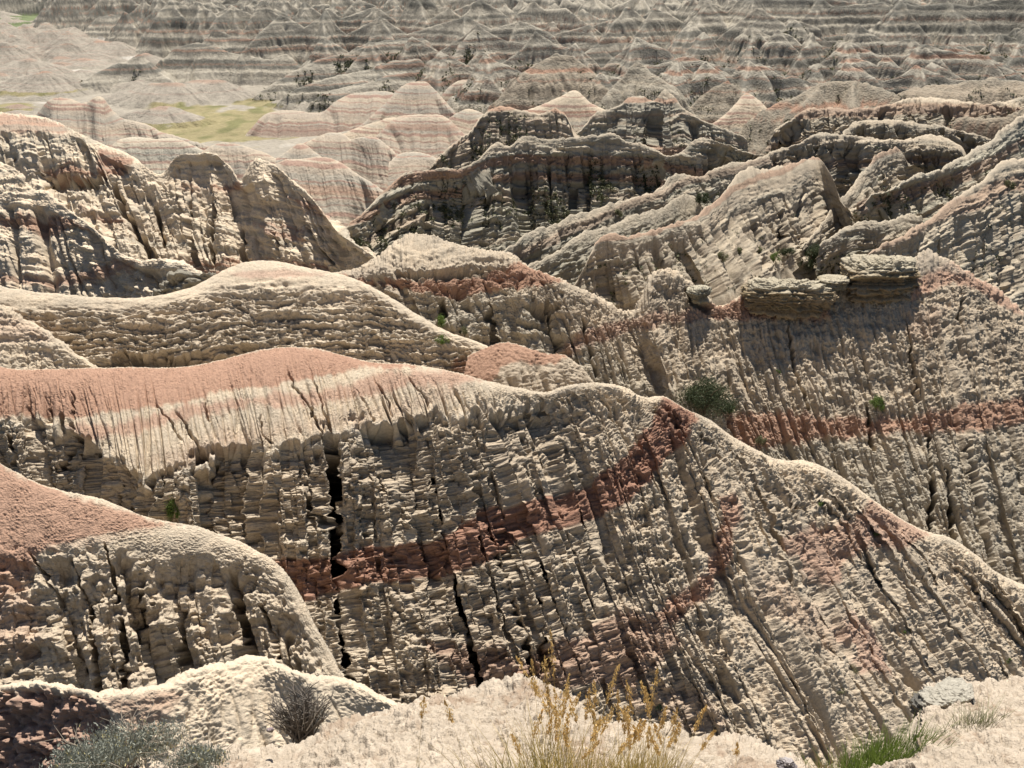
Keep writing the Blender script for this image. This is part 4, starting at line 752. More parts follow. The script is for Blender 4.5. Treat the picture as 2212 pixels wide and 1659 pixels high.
for pts, h_ in [([(-10,186),(50,163),(100,153),(150,169),(215,188)], 6), ([(-60,165),(30,131),(70,127),(120,143)], 6), ([(20,97),(45,88),(70,99)], 5), ([(90,98),(140,80),(190,97)], 6), ([(220,209),(330,181),(380,178),(430,199)], 6), ([(230,247),(300,242),(350,230),(405,244)], 5),
                ([(330,208),(420,174),(460,172),(520,192)], 6), ([(600,217),(660,203),(720,217)], 4), ([(0,232),(40,226),(80,233)], 2.5), ([(150,112),(215,88),(250,90),(300,108)], 7), ([(260,180),(300,172),(350,182)], 4)]:
    w_ = [at(px_, py_, (73 - h_) / tanv(py_)) for px_, py_ in pts]; d0_ = np.mean([q[1] for q in w_])
    w_ = [at(px_, py_, d0_) for px_, py_ in pts]
    prim(w_, 'mound', slope=0.42, r=3.5, ga=0.8, gl=7, world=True)
# --- the dissected plateau beyond: many small pyramids with spurs
rr = np.random.RandomState(21)
def peak(x, y, z, size, kind, slope, arms, ga, gl):
    a0 = rr.rand() * 6.28
    for k_ in range(arms):
        a = a0 + k_ * 6.283 / arms + rr.uniform(-.4, .4); p = np.array([x, y, z]); pts = [p.copy()]
        ln = size * rr.uniform(0.5, 1.2); n = 3
        for i in range(n):
            a += rr.uniform(-.5, .5); st = ln / n
            p = p + np.array([math.cos(a) * st, math.sin(a) * st, -st * rr.uniform(0.15, 0.75)]); pts.append(p.copy())
        prim(pts, kind, slope=slope, r=0.5, ga=ga, gl=gl, world=True)
def edge_px(y): return np.interp(y, [380, 457, 526, 634, 700, 850, 960, 1300], [1020, 860, 700, 600, 480, 240, 150, 60])
npk = 0
def jag(x0, x1, y, z, gap, amp, wander, spur, kind, steep):
    """a serrated divide seen side on: peaks, saddles, spurs coming down towards the viewer"""
    global npk
    x = x0; pts = []; yy = y
    while x < x1:
        yy = y + wander * perlin2(np.array([x / 60.]), np.array([y / 9.]), 33)[0] * 2
        zz_ = z + amp * (1.2 * perlin2(np.array([x / 70.]), np.array([y / 7.]), 34)[0] + rr.uniform(-.35, .65))
        if perlin2(np.array([x / 75.]), np.array([y / 6.]), 36)[0] < -0.28: zz_ -= amp * 1.4
        pts.append(np.array([x, yy, zz_])); pts.append(np.array([x + gap * rr.uniform(.35, .65), yy + rr.uniform(-4, 4), zz_ - amp * rr.uniform(.5, 1.3)]))
        for k_ in range(rr.randint(1, 3)):
            b_ = -math.pi / 2 + rr.uniform(-.8, .8); q = pts[-2].copy(); sp_ = [q.copy()]; L_ = spur * rr.uniform(.6, 1.3)
            for j in range(3): b_ += rr.uniform(-.25, .25); q = q + np.array([math.cos(b_) * L_ / 3, math.sin(b_) * L_ / 3, -L_ / 3 * rr.uniform(.35, .8)]); sp_.append(q.copy())
            prim(sp_, kind, slope=steep * rr.uniform(.85, 1.15), r=.25, ga=1.5, gl=4.5, world=True, gw=.35)
            if rr.rand() < .5:
                c_ = sp_[2]; b2 = b_ + rr.choice([-1, 1]) * rr.uniform(.7, 1.1); e_ = c_ + np.array([math.cos(b2), math.sin(b2), -.7]) * L_ * .35
                prim([c_, e_], kind, slope=steep, r=.3, ga=.6, gl=3.5, world=True, gw=.25)
        x += gap * rr.uniform(.7, 1.3) * math.exp(1.1 * perlin2(np.array([x / 130.]), np.array([y / 5.]), 35)[0]); npk += 1
    for i in range(0, len(pts) - 1, 6): prim(pts[i:i + 7], kind, slope=steep, r=.25, ga=1.8, gl=5.0, world=True, gw=.35)
def row_px(px, d): return (px - CX) / F * d * 1.02
for d, z, g, a_, pl, pr_ in [(392, -47.5, 15, 5, 1080, 1500), (425, -46, 16, 5.5, 1180, 1700), (430, -44, 17, 5, 1700, 2350), (462, -46.5, 17, 6, 1050, 2000), (470, -42, 18, 5, 1950, 2350), (505, -46, 18, 6.5, 960, 2350), (548, -46, 19, 7, 830, 1900), (560, -40, 20, 6, 1800, 2350),
                          (600, -46, 20, 7.5, 720, 2350), (655, -45, 21, 8, 640, 2350), (715, -44.5, 23, 8.5, 600, 2350), (790, -42, 25, 9.5, 420, 2350), (875, -41, 27, 10, 330, 2350), (975, -39, 30, 11, 230, 2350), (1090, -37, 33, 12, 170, 2350), (1230, -34, 36, 13, 120, 2350), (1400, -32, 40, 14, 60, 2350)]:
    if d < 760: g *= 1.5; a_ *= 1.35
    for off in ((0.0, 0.045) if d > 760 else (0.0,)):
        dd = d * (1 + off); jag(row_px(pl + off * 900, dd), row_px(pr_, dd), dd, z - off * 110, g * (1 - off * 4), a_ * (1 - off * 6), 7, g * 1.15, 'far', rr.uniform(1.2, 1.5))
# a high wall with a red bed at the upper right corner, steep peaks left of it
jag(row_px(1880, 640), row_px(2400, 640), 640, -27, 22, 3.5, 5, 26, 'far', 1.25)
jag(row_px(1500, 690), row_px(1900, 690), 690, -32, 24, 7, 6, 26, 'far', 1.2)
# low mounds on the plain to the left
for i in range(120):
    y = math.exp(rr.uniform(math.log(400), math.log(1200))); px_ = rr.uniform(-120, edge_px(y) + 30)
    x = (px_ - CX) / F * y
    qx, qy = project(x, y, np.interp(y, FL_D, FL_Z))
    if max(math.exp(-((qx - a_) / b_) ** 2 - ((qy - c_) / e_) ** 2) for a_, c_, b_, e_ in [(130, 190, 150, 16), (480, 258, 170, 42), (60, 92, 90, 7), (430, 285, 110, 30), (30, 235, 70, 14), (560, 55, 60, 8), (560, 225, 90, 12)]) > 0.12: continue
    h = rr.uniform(1.0, 5) * (1.0 if y < 700 else 1.4); w = rr.uniform(4, 18); z0 = np.interp(y, FL_D, FL_Z)
    prim([(x - w, y, z0 + h * .6), (x, y + rr.uniform(-8, 8), z0 + h), (x + w, y, z0 + h * .5)], 'mound', slope=0.42, r=4, ga=0.5, gl=7, world=True)
for i in range(40):
    y = rr.uniform(640, 1150); px_ = rr.uniform(-60, edge_px(y) + 20); x = (px_ - CX) / F * y
    if px_ < 160 and y > 980: continue
    qx, qy = project(x, y, np.interp(y, FL_D, FL_Z))
    if qx > 180 and qy > 60: continue
    peak(x, y, np.interp(y, FL_D, FL_Z) + rr.uniform(5, 13), 22, 'mound', 0.6, 3, 1.0, 6)
print('pyramids', npk, 'prims', cnt_prim[0])

# --- beds, relief of the beds, colours
d_ = TY
zz = Hh + 0.7 * perlin2(TX / 60, TY / 60, 61) + 0.08 * perlin2(TX / 5, TY / 5, 62)
isl = TID > 0
lv = perlin2(zz / 1.5, TX / 300, 63) + 0.6 * perlin2(zz / 0.55, TX / 200, 64)
steep_amp = np.select([TID == 1, TID == 2, TID == 3, TID == 4, TID == 5], [0.55, 0.15, 0.8, 0.9, 1.2], 0.0)
Hn = Hh + steep_amp * (sstep(-0.3, 0.3, perlin2(zz / 2.6, TX / 300, 65)) - 0.5) * sstep(0.3, 2, TD)
scl = np.clip(TY / 150, 0.7, 10)
def lod(base, seed, fn=lambda n: n):
    """noise whose grain is a few times the mesh spacing at every distance, made of fixed world scales"""
    out = 0
    for k_, sc_ in enumerate([0.5, 1.0, 2.0, 4.0, 8.0, 16.0]):
        w_ = np.clip(1 - np.abs(np.log2(base * scl / sc_)), 0, 1)
        if w_.max() > 0: out = out + w_ * fn(perlin2(TX / sc_, TY / sc_, seed + k_)) * sc_
    return out
bil = lambda n: np.abs(n) * 1.7 - 0.45
rg = lod(1.1, 120, bil) * 0.16 + lod(2.4, 130, bil) * 0.14
Hn = Hn + isl * rg * np.select([TID == 2, TID == 4], [0.25, 0.4], 1.0)
col = np.zeros(Hh.shape + (3,)) + BUFF
def tpaint(m, c, k=1.0):
    global col
    m = (np.clip(m, 0, 1) * k)[..., None]; col = col * (1 - m) + np.asarray(c) * m
band = sstep(-0.15, 0.25, lv)
tpaint((TID == 1) * band, GREY, 0.6); tpaint((TID == 1) * 1.0, GREY * 0.8, 0.35)
tpaint((TID == 3) * 1.0, GREY * 0.86, 0.8); tpaint((TID == 3) * sstep(0.15, 0.5, lv), CREAM * 0.9, 0.5)
lf_ = perlin2(zz / 3.4, TX / 300, 95) + .5 * perlin2(zz / 1.2, TX / 200, 96); bf_ = sstep(-0.05, 0.08, lf_)
tpaint((TID == 4) * 1.0, np.array([0.27, 0.24, 0.19]), 1); tpaint((TID == 4) * bf_, np.array([0.155, 0.147, 0.122]), 0.9); tpaint((TID == 4) * sstep(0.12, 0.2, -lf_), np.array([0.36, 0.325, 0.26]), 0.85)
tpaint((TID == 5) * 1.0, BUFF * 0.9, 0.9); tpaint((TID == 5) * band, GREY * 0.85, 0.5)
col *= np.where(np.isin(TID, [1, 5]), 0.76, 1.0)[..., None]
mc = np.array([0.285, 0.253, 0.205]); tpaint((TID == 2) * 1.0, mc, 1)
st = perlin2(zz / 0.9, TX / 400, 71); tpaint((TID == 2) * sstep(0.22, 0.45, st), np.array([0.27, 0.20, 0.16]), 0.42)
tpaint((TID == 2) * sstep(0.3, 0.5, perlin2(zz / 2.2, TX / 400, 72)), np.array([0.29, 0.265, 0.225]), 0.5)
def zband(z0, th, ids, c, k, dmin=0, dmax=1e9, xa=-9, xb=9):
    m = sstep(th, th * 0.5, np.abs(zz - z0)) * np.isin(TID, ids) * (TY > dmin) * (TY < dmax) * (TX / TY > xa) * (TX / TY < xb)
    tpaint(m, c, k)
zband(-44.8, 0.9, [1, 2, 4], RED * 0.95, 0.75, 255, 520, -0.10, 0.6)
zband(-48.2, 0.35, [1, 2, 4], RED * 0.98, 0.5, 255, 620, -0.10, 0.6)
zband(-57, 0.7, [1, 2, 3, 4], RED, 0.55, 200, 900); zband(-63, 0.5, [2, 4], RED * 1.0, 0.4, 200, 1200)
zband(-30.6, 0.7, [5], RED * 0.9, 0.5, 190, 270); zband(-35.5, 0.7, [5], RED * 0.8, 0.5, 190, 260)
top = sstep(1.6, 0.3, TR - zz)
tpaint(top * np.isin(TID, [2]) * (perlin2(TX / 45, TY / 45, 73) > -0.02) * (TY < 900), RED * 0.95, 0.45)
zband(-51.5, 0.35, [4, 2], RED, 0.6, 380, 1500); zband(-55.5, 0.3, [4, 2], RED, 0.5, 380, 1500); zband(-39.5, 0.4, [4], RED, 0.5, 600, 1600, 0.1, 0.6)
zband(-28.5, 0.9, [4], RED * 0.8, 0.8, 600, 700, 0.3, 0.6)
# scrub darkening does not belong here; the flat: pale crust, dry grass
fl = (TID == 0) | ((Hn - floor_z < 2.0) & (TY > 380))
tpaint(fl * 1.0, np.array([0.29, 0.26, 0.21]), 1)
gn = perlin2(TX / 60, TY / 75, 81) + 0.5 * perlin2(TX / 17, TY / 20, 82) + 0.3 * perlin2(TX / 5, TY / 6, 84)
gpx, gpy = project(TX, TY, Hn)
gz = np.zeros(Hh.shape)
for cx_, cy_, wx, wy in [(130, 190, 150, 16), (480, 258, 170, 42), (60, 92, 90, 7), (430, 285, 110, 30), (30, 235, 70, 14), (560, 55, 60, 8), (560, 225, 90, 12)]:
    x0, y0_, _ = 0, 0, 0
    gz = np.maximum(gz, np.exp(-((gpx - cx_) / wx) ** 2 - ((gpy - cy_) / wy) ** 2))
gm = sstep(0.36, 0.56, gz + gn * 0.6) * fl * (TY > 380)
tpaint(gm, np.array([0.235, 0.20, 0.095]), 0.85); tpaint(gm * sstep(0.0, 0.5, perlin2(TX / 9, TY / 14, 83)), np.array([0.14, 0.14, 0.06]), 0.8)
tpaint(fl * sstep(0.35, 0.6, perlin2(TX / 24, TY / 30, 85) - gz) * (TY > 400), np.array([0.52, 0.48, 0.42]), 0.7)
tpaint(fl * sstep(980, 1060, TY) * sstep(350, 150, gpx), np.array([0.13, 0.16, 0.075]), 0.95)
col *= (1 + 0.12 * (lod(2.0, 140) / (2 * scl) + lod(0.8, 150) / (0.8 * scl)) + 0.10 * perlin2(TX / 30, TY / 30, 92))[..., None]
TZ = Hn
terr = grid_mesh('terrain', np.stack([TX, TY, TZ], -1), np.clip(col, 0.02, 0.8), M_FARTHER, label='dissected badlands of small pyramids and striped mounds round a dry plain')

# ================================================================== PLANTS AND ROCKS
from mathutils import Vector
def raw_mesh(name, V, Fc, mat, col=None, parent=None, smooth=False):
    me = bpy.data.meshes.new(name)
    V = np.asarray(V, f32).reshape(-1, 3); Fc = np.asarray(Fc, np.int32); n, k = Fc.shape
    me.vertices.add(len(V)); me.vertices.foreach_set('co', V.reshape(-1))
    me.loops.add(n * k); me.loops.foreach_set('vertex_index', Fc.reshape(-1))
    me.polygons.add(n); me.polygons.foreach_set('loop_start', (np.arange(n) * k).astype(np.int32))
    if smooth: me.polygons.foreach_set('use_smooth', np.ones(n, bool))
    if col is not None:
        ca = me.color_attributes.new('stratum', 'FLOAT_COLOR', 'POINT'); c4 = np.ones((len(V), 4), f32); c4[:, :3] = col; ca.data.foreach_set('color', c4.reshape(-1))
    me.update(calc_edges=True); me.materials.append(mat)
    o = bpy.data.objects.new(name, me); C.objects.link(o)
    if parent: o.parent = parent
    return o
def thing(name, label, cat, loc, group=None):
    o = bpy.data.objects.new(name, None); o.empty_display_size = 0.2; C.objects.link(o); o.location = Vector(loc)
    o['label'] = label; o['category'] = cat
    if group: o['group'] = group
    return o
def leaf_material(name, rough=0.7, trans=0.25):
    m = bpy.data.materials.new(name); m.use_nodes = True; nt = m.node_tree; b = nt.nodes['Principled BSDF']
    b.inputs['Roughness'].default_value = rough; b.inputs['Specular IOR Level'].default_value = 0.25
    a = nn(nt, 'ShaderNodeAttribute', attribute_name='stratum'); tc = nn(nt, 'ShaderNodeTexCoord')
    n1 = nn(nt, 'ShaderNodeTexNoise'); n1.inputs['Scale'].default_value = 9; nt.links.new(tc.outputs['Object'], n1.inputs['Vector'])
    mr = nn(nt, 'ShaderNodeMapRange'); mr.inputs[3].default_value = 0.75; mr.inputs[4].default_value = 1.25; nt.links.new(n1.outputs['Fac'], mr.inputs[0])
    mx = nn(nt, 'ShaderNodeMix', data_type='RGBA', blend_type='MULTIPLY'); mx.inputs['Factor'].default_value = 1
    nt.links.new(a.outputs['Color'], mx.inputs[6]); nt.links.new(mr.outputs[0], mx.inputs[7]); nt.links.new(mx.outputs[2], b.inputs['Base Color'])
    tr = nn(nt, 'ShaderNodeBsdfTranslucent'); nt.links.new(mx.outputs[2], tr.inputs['Color'])
    ms = nn(nt, 'ShaderNodeMixShader'); ms.inputs[0].default_value = trans
    out = nt.nodes['Material Output']; nt.links.new(b.outputs[0], ms.inputs[1]); nt.links.new(tr.outputs[0], ms.inputs[2]); nt.links.new(ms.outputs[0], out.inputs['Surface'])
    return m
M_LEAF = leaf_material('shrub_leaf', 0.7, 0.15); M_GRASS = leaf_material('grass_blade', 0.55, 0.35); M_WOOD = earth_material('dry_wood', [(60, 0.4, 0.004)], 0.3, 0.9)
pr = np.random.RandomState(5)
def tube(pts, r0, r1, sides=5):
    P = np.asarray(pts, float); n = len(P); V = []; Fq = []
    for i in range(n):
        t = P[min(i + 1, n - 1)] - P[max(i - 1, 0)]; t /= np.linalg.norm(t) + 1e-9
        a = np.cross(t, [0.3, 0.5, 0.8]); a /= np.linalg.norm(a) + 1e-9; b = np.cross(t, a); r = r0 + (r1 - r0) * i / (n - 1)
        for k in range(sides):
            th = 6.2832 * k / sides; V.append(P[i] + r * (math.cos(th) * a + math.sin(th) * b))
    for i in range(n - 1):
        for k in range(sides): Fq.append([i * sides + k, i * sides + (k + 1) % sides, (i + 1) * sides + (k + 1) % sides, (i + 1) * sides + k])
    return V, Fq
def join(parts):
    V = []; Fq = []
    for v, f in parts:
        o = len(V); V += list(v); Fq += [[i + o for i in q] for q in f]
    return V, Fq
def branches(w, h, n, r, rs, spread=1.0):
    parts = []; tips = []
    for i in range(n):
        a = rs.uniform(0, 6.28); e = rs.uniform(0.3, 1.0) * spread; L = rs.uniform(0.6, 1.0)
        p = np.zeros(3); pts = [p.copy() + [0, 0, -0.08 * h]]
        for k in range(4):
            a += rs.uniform(-.35, .35); p = p + np.array([math.cos(a) * w * .5 * e / 4, math.sin(a) * w * .5 * e / 4, h * L / 4 * (1.2 - .15 * k)]); pts.append(p.copy())
            if k > 0:
                b = a + rs.choice([-1, 1]) * rs.uniform(.4, 1.1); q = p.copy(); sp_ = [q.copy()]
                for j in range(2): q = q + np.array([math.cos(b) * w * .09, math.sin(b) * w * .09, h * .09]); sp_.append(q.copy())
                parts.append(tube(sp_, r * .4, r * .15, 4)); tips.append(q.copy())
        parts.append(tube(pts, r, r * .25, 5)); tips.append(p.copy())
    return parts, tips
def foliage(w, h, dpt, n, leaf, c0, c1, rs, lobes=9, upright=0.0):
    """many leaf-sized faces in ragged lobes, open between them"""
    cen = []; rad = []
    for i in range(lobes):
        a = rs.uniform(0, 6.28); rr_ = rs.uniform(0, 1) ** .5
        cen.append([math.cos(a) * rr_ * w * .42, math.sin(a) * rr_ * dpt * .42, h * rs.uniform(.25, .72) * (1.15 - .45 * rr_)]); rad.append(rs.uniform(.14, .26))
    cen = np.array(cen); rad = np.array(rad); k = rs.randint(0, lobes, n)
    dv = rs.randn(n, 3); dv /= np.linalg.norm(dv, axis=1)[:, None]; q = rs.rand(n) ** .45 * (1 + 0.6 * (rs.rand(n) < .2))
    P = cen[k] + dv * q[:, None] * rad[k][:, None] * np.array([w, dpt, h * 1.25]) * .95
    P[:, 2] = np.abs(P[:, 2])
    ax = rs.randn(n, 3); ax[:, 2] += upright * 2; ax /= np.linalg.norm(ax, axis=1)[:, None]
    bx = np.cross(ax, rs.randn(n, 3)); bx /= np.linalg.norm(bx, axis=1)[:, None]
    l = leaf * rs.uniform(.6, 1.4, n)[:, None]; wd = l * (0.42 - 0.22 * min(upright, 1))
    V = np.stack([P - bx * wd, P + ax * l, P + bx * wd, P - ax * l * .4], 1)
    t = (rs.rand(n) * .6 + .4 * rs.rand(lobes)[k])[:, None]; col = np.asarray(c0) * (1 - t) + np.asarray(c1) * t
    return V.reshape(-1, 3), np.arange(n * 4).reshape(n, 4), np.repeat(col, 4, 0)
DARK = ((0.035, 0.048, 0.022), (0.085, 0.10, 0.045)); GREEN = ((0.07, 0.12, 0.025), (0.16, 0.22, 0.05)); OLIVE = ((0.12, 0.12, 0.06), (0.2, 0.2, 0.10)); SAGE = ((0.17, 0.18, 0.145), (0.38, 0.39, 0.32))
def shrub(label, loc, w, h, tone, n=1500, leaf=0.05, lobes=9, seed=0, group=None, name='shrub', cat='shrub'):
    rs = np.random.RandomState(seed + 100); o = thing(name, label, cat, loc, group)
    br, tips = branches(w * .8, h * .8, 5, max(0.012, w * .018), rs); V, Fq = join(br)
    raw_mesh('stem', V, Fq, M_WOOD, col=np.tile([0.16, 0.12, 0.085], (len(V), 1)), parent=o)
    V, Fq, cc = foliage(w, h, w * .9, n, leaf, tone[0], tone[1], rs, lobes); raw_mesh('foliage', V, Fq, M_LEAF, cc, o)
    return o
TPX, TPY = project(TX, TY, TZ)
def tpoint(px, py, dmin=0, dmax=1e9):
    q = (TPX - px) ** 2 + (TPY - py) ** 2 + 1e6 * ((TY < dmin) | (TY > dmax)) + TY * 0.02
    i = np.argmin(q); return np.array([TX.flat[i], TY.flat[i], TZ.flat[i]])
bpy.context.view_layer.update(); DG_ = bpy.context.evaluated_depsgraph_get()
def hit(px, py):
    """the ground that shows at a traced spot"""
    q = at(px, py, 10.0); dv_ = Vector(q).normalized()
    ok, loc, *_ = bpy.context.scene.ray_cast(DG_, Vector((0, 0, 0)), dv_)
    return np.array(loc) if ok else q
r2, r3, r4, fg, r1, sad = (SHEETS[k] for k in ('r2', 'r3', 'r4', 'fg', 'r1', 'saddle'))
for lab, loc, w, h, tone, n, leaf, lobes in [
    ('large dark juniper shrub in the gully behind the front ridge crest', hit(1522, 893), 4.6, 3.5, DARK, 15000, 0.075, 24),
    ('small green shrub at the right foot of the large dark juniper shrub', hit(1576, 893), 1.0, 1.1, GREEN, 1500, 0.055, 6),
    ('round green shrub alone on the upper edge of the red bed of the right slope', hit(1893, 884), 1.45, 1.3, GREEN, 2600, 0.055, 8),
    ('dry brownish shrub low on the right slope beside the front ridge crest', hit(1643, 962), 1.0, 1.0, OLIVE, 1200, 0.05, 7),
    ('thin sprig of green above a dark stem high on the right slope', hit(1680, 806), 0.4, 0.5, GREEN, 300, 0.045, 3),
    ('green shrub on the column wall under the red bed left of centre', hit(945, 704), 1.3, 1.3, GREEN, 1500, 0.06, 6),
    ('small olive shrub right of the green one on the column wall', hit(1000, 724), 0.9, 0.9, OLIVE, 800, 0.055, 5),
    ('low green shrub on the shoulder where the pale ridge runs down', hit(955, 744), 1.0, 0.8, GREEN, 1100, 0.05, 6),
    ('upright green shrub in a recess of the fluted cliff wall', hit(380, 1122), 0.75, 1.5, GREEN, 1900, 0.05, 8),
    ('little green plant on the right shoulder of the front ridge above a red bed', hit(1771, 1094), 0.4, 0.4, GREEN, 350, 0.035, 4),
    ('green weed on the red patch near the right end of the front ridge', hit(1896, 1160), 0.55, 0.6, GREEN, 500, 0.035, 5),
    ('tiny green plant in a furrow low on the right flank', hit(1956, 1368), 0.45, 0.4, GREEN, 400, 0.03, 4),
    ('sparse olive shrub at the foot of the ribbed slope on the right', hit(1850, 1450), 0.8, 0.5, OLIVE, 600, 0.03, 6),
    ('lower sparse olive shrub at the foot of the ribbed slope', hit(1815, 1500), 0.6, 0.45, OLIVE, 450, 0.03, 5),
    ('small green plant at the right edge just above the pale ground', hit(2181, 1432), 0.5, 0.4, GREEN, 450, 0.03, 5),
    ('small blue green plant over a dark hole behind the golden grass', hit(1424, 1530), 0.5, 0.45, ((0.08, 0.13, 0.06), (0.2, 0.27, 0.15)), 600, 0.03, 5),
    ('very dark big shrub just behind the saddle of the two cap rocks', hit(1752, 577), 4.6, 3.4, DARK, 14000, 0.09, 12),
    ('bright green shrub left of the very dark big shrub behind the cap rocks', hit(1673, 562), 1.5, 1.3, GREEN, 1500, 0.07, 6),
    ('dark shrub between the bright green and the very dark big shrub', hit(1702, 556), 1.9, 1.6, DARK, 2500, 0.08, 8),
    ('dark low shrub at the foot of the ribbed grey wall', hit(1640, 546), 1.8, 1.1, OLIVE, 1500, 0.08, 7),
    ('leftmost olive shrub in the row at the foot of the ribbed grey wall', hit(1560, 566), 1.5, 1.5, OLIVE, 1300, 0.08, 7),
    ('small olive shrub second from left at the foot of the ribbed grey wall', hit(1598, 548), 1.2, 1.0, OLIVE, 900, 0.08, 6),
    ('dark shrub in the gully left of the cream spur in the middle distance', hit(1512, 440), 2.4, 2.0, DARK, 2500, 0.1, 8),
    ('faint green shrub high on the far right spur', hit(2175, 412), 1.9, 1.8, OLIVE, 1500, 0.1, 7),
    ('dark shrub on the olive spur below the central dark ridge', hit(1335, 470), 1.6, 1.5, OLIVE, 1200, 0.1, 7)]:
    shrub(lab, loc - np.array([0, 0, 0.05]), w, h, tone, n, leaf, lobes, seed=int(abs(loc[0] * 37 + loc[1] * 11)) % 5000)

# far scrub in the gullies: nobody could count it
rs = np.random.RandomState(9)
pn = perlin2(TX / 14, TY / 14, 201) + 0.5 * perlin2(TX / 4, TY / 4, 202)
pw = np.select([TID == 3, TID == 1, TID == 4, TID == 5], [1.0, 0.6, 1.1, 0.5], 0.0) * (0.15 + sstep(0.15, 0.8, TW)) * sstep(-0.05, 0.35, pn) * (TD > 1.5) * (TY > 104) * (TY < 600)
pw *= (TY ** 1.0) * np.gradient(yr)[:, None]
pw = pw.ravel(); pw /= pw.sum(); ii = rs.choice(len(pw), 16000, p=pw)
sc_ = (0.28 + 0.5 * rs.rand(len(ii)) ** 2) * np.interp(TY.flat[ii], [100, 200, 600], [0.5, 0.8, 2.0])
nl = 7; cc = np.stack([TX.flat[ii], TY.flat[ii], TZ.flat[ii]], -1)
for V_, w_, n_ in SCRUB:
    p_ = (w_ / w_.sum()).ravel(); jj = rs.choice(len(p_), n_, p=p_); q_ = V_.reshape(-1, 3)[jj]; cc = np.concatenate([cc, q_])
    sc_ = np.concatenate([sc_, (0.16 + 0.38 * rs.rand(n_) ** 2.5) * np.interp(q_[:, 1], [100, 200, 300], [0.8, 1.15, 1.5])])
ii = np.arange(len(cc))
P = cc[:, None, :] + rs.randn(len(ii), nl, 3) * sc_[:, None, None] * np.array([.5, .5, .38]) + np.array([0, 0, .25]) * sc_[:, None, None]
a = rs.randn(*P.shape); a /= np.linalg.norm(a, axis=-1, keepdims=True); b = np.cross(a, rs.randn(*P.shape)); b /= np.linalg.norm(b, axis=-1, keepdims=True)
L_ = sc_[:, None, None] * 0.42; V = np.stack([P - a * L_, P + b * L_ * .8, P + a * L_, P - b * L_ * .8], 2).reshape(-1, 3)
t = rs.rand(len(ii))[:, None]; cs = np.array([0.05, 0.058, 0.03]) * (1 - t) + np.array([0.12, 0.12, 0.06]) * t
o = raw_mesh('scrub', V, np.arange(len(V)).reshape(-1, 4), M_LEAF, np.repeat(cs, nl * 4, 0)); o['kind'] = 'stuff'; o['label'] = 'dark scrub scattered in the gullies of the middle distance'

# --- cap rocks and boulders
def rock(name, label, cat, centre, size, seed, mat, bed=0.35, nu=260, nv=200, sq=4.0, rot=0.0, crumb=0.12, topc=None, sidec=None, under=0.8, group=None):
    th = np.linspace(0, 2 * np.pi, nu + 1)[None, :]; ph = np.linspace(-np.pi / 2, np.pi / 2, nv)[:, None]
    D_ = np.stack([np.cos(ph) * np.cos(th), np.cos(ph) * np.sin(th), np.sin(ph) + 0 * th], -1)
    rr_ = (np.abs(D_[..., 0]) ** sq + np.abs(D_[..., 1]) ** sq + np.abs(D_[..., 2]) ** sq) ** (-1 / sq)
    P = D_ * rr_[..., None] * np.array(size) / 2
    P[..., :2] *= (under + (1 - under) * sstep(-0.5, 0.1, P[..., 2] / size[2]))[..., None]
    S_ = min(size)
    Np = D_.copy(); Np[..., 2] *= 0.6
    n = perlin3(P[..., 0] / S_ * 1.1, P[..., 1] / S_ * 1.1, P[..., 2] / S_ * 1.1, seed) * 0.30 * S_
    sd = np.cos(ph) ** 0.5 + 0 * th
    zz_ = P[..., 2] + 0.08 * S_ * perlin3(P[..., 0] / S_, P[..., 1] / S_, P[..., 2] / S_, seed + 3)
    bl = (sstep(-.2, .2, perlin2(zz_ / bed, P[..., 0] * 0.1 / S_, seed + 1)) - .5) + .5 * (sstep(-.2, .2, perlin2(zz_ / (bed * .36), P[..., 0] * .3 / S_, seed + 2)) - .5)
    fr = np.clip(1 - np.abs(perlin2(P[..., 0] / S_ * 1.7 + 0.5 * perlin2(P[..., 2] / S_ * 3, P[..., 0] * 0, seed + 8), P[..., 1] / S_ * 1.2, seed + 6)) * 9, 0, 1)
    n = n + bl * sd * 0.10 * S_ - fr * sd * 0.045 * S_
    for k_, am in ((0.28, 1.0), (0.12, .55), (0.05, .3)):
        n = n + crumb * S_ * am * (np.abs(perlin3(P[..., 0] / (k_ * S_), P[..., 1] / (k_ * S_), P[..., 2] / (k_ * S_) * 1.6, seed + 4)) * 1.7 - .5)
    P = P + Np * n[..., None]
    P[:, -1] = P[:, 0]
    c, s_ = math.cos(rot), math.sin(rot); P = np.stack([P[..., 0] * c - P[..., 1] * s_, P[..., 0] * s_ + P[..., 1] * c, P[..., 2]], -1)
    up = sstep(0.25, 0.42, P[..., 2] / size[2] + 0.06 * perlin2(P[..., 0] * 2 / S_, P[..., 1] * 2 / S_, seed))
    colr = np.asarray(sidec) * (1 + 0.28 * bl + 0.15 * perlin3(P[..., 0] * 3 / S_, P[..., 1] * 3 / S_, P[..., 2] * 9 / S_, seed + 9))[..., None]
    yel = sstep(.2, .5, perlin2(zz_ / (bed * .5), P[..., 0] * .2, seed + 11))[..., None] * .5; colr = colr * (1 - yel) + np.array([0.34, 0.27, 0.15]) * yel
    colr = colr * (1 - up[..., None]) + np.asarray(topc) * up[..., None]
    o = grid_mesh(name, P, np.clip(colr, .02, .8), mat, label=label, kind=None); o.location = Vector(centre); o['category'] = cat
    if group: o['group'] = group
    return o
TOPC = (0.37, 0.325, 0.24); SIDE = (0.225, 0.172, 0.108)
rock('cap_rock', 'broad low block of layered cap rock, left of the two on the slope crest', 'rock', at(1697, 642, 88.6), (7.0, 3.2, 2.8), 11, M_MID, bed=0.5, sq=5, rot=-0.05, crumb=0.13, topc=TOPC, sidec=SIDE, under=0.86)
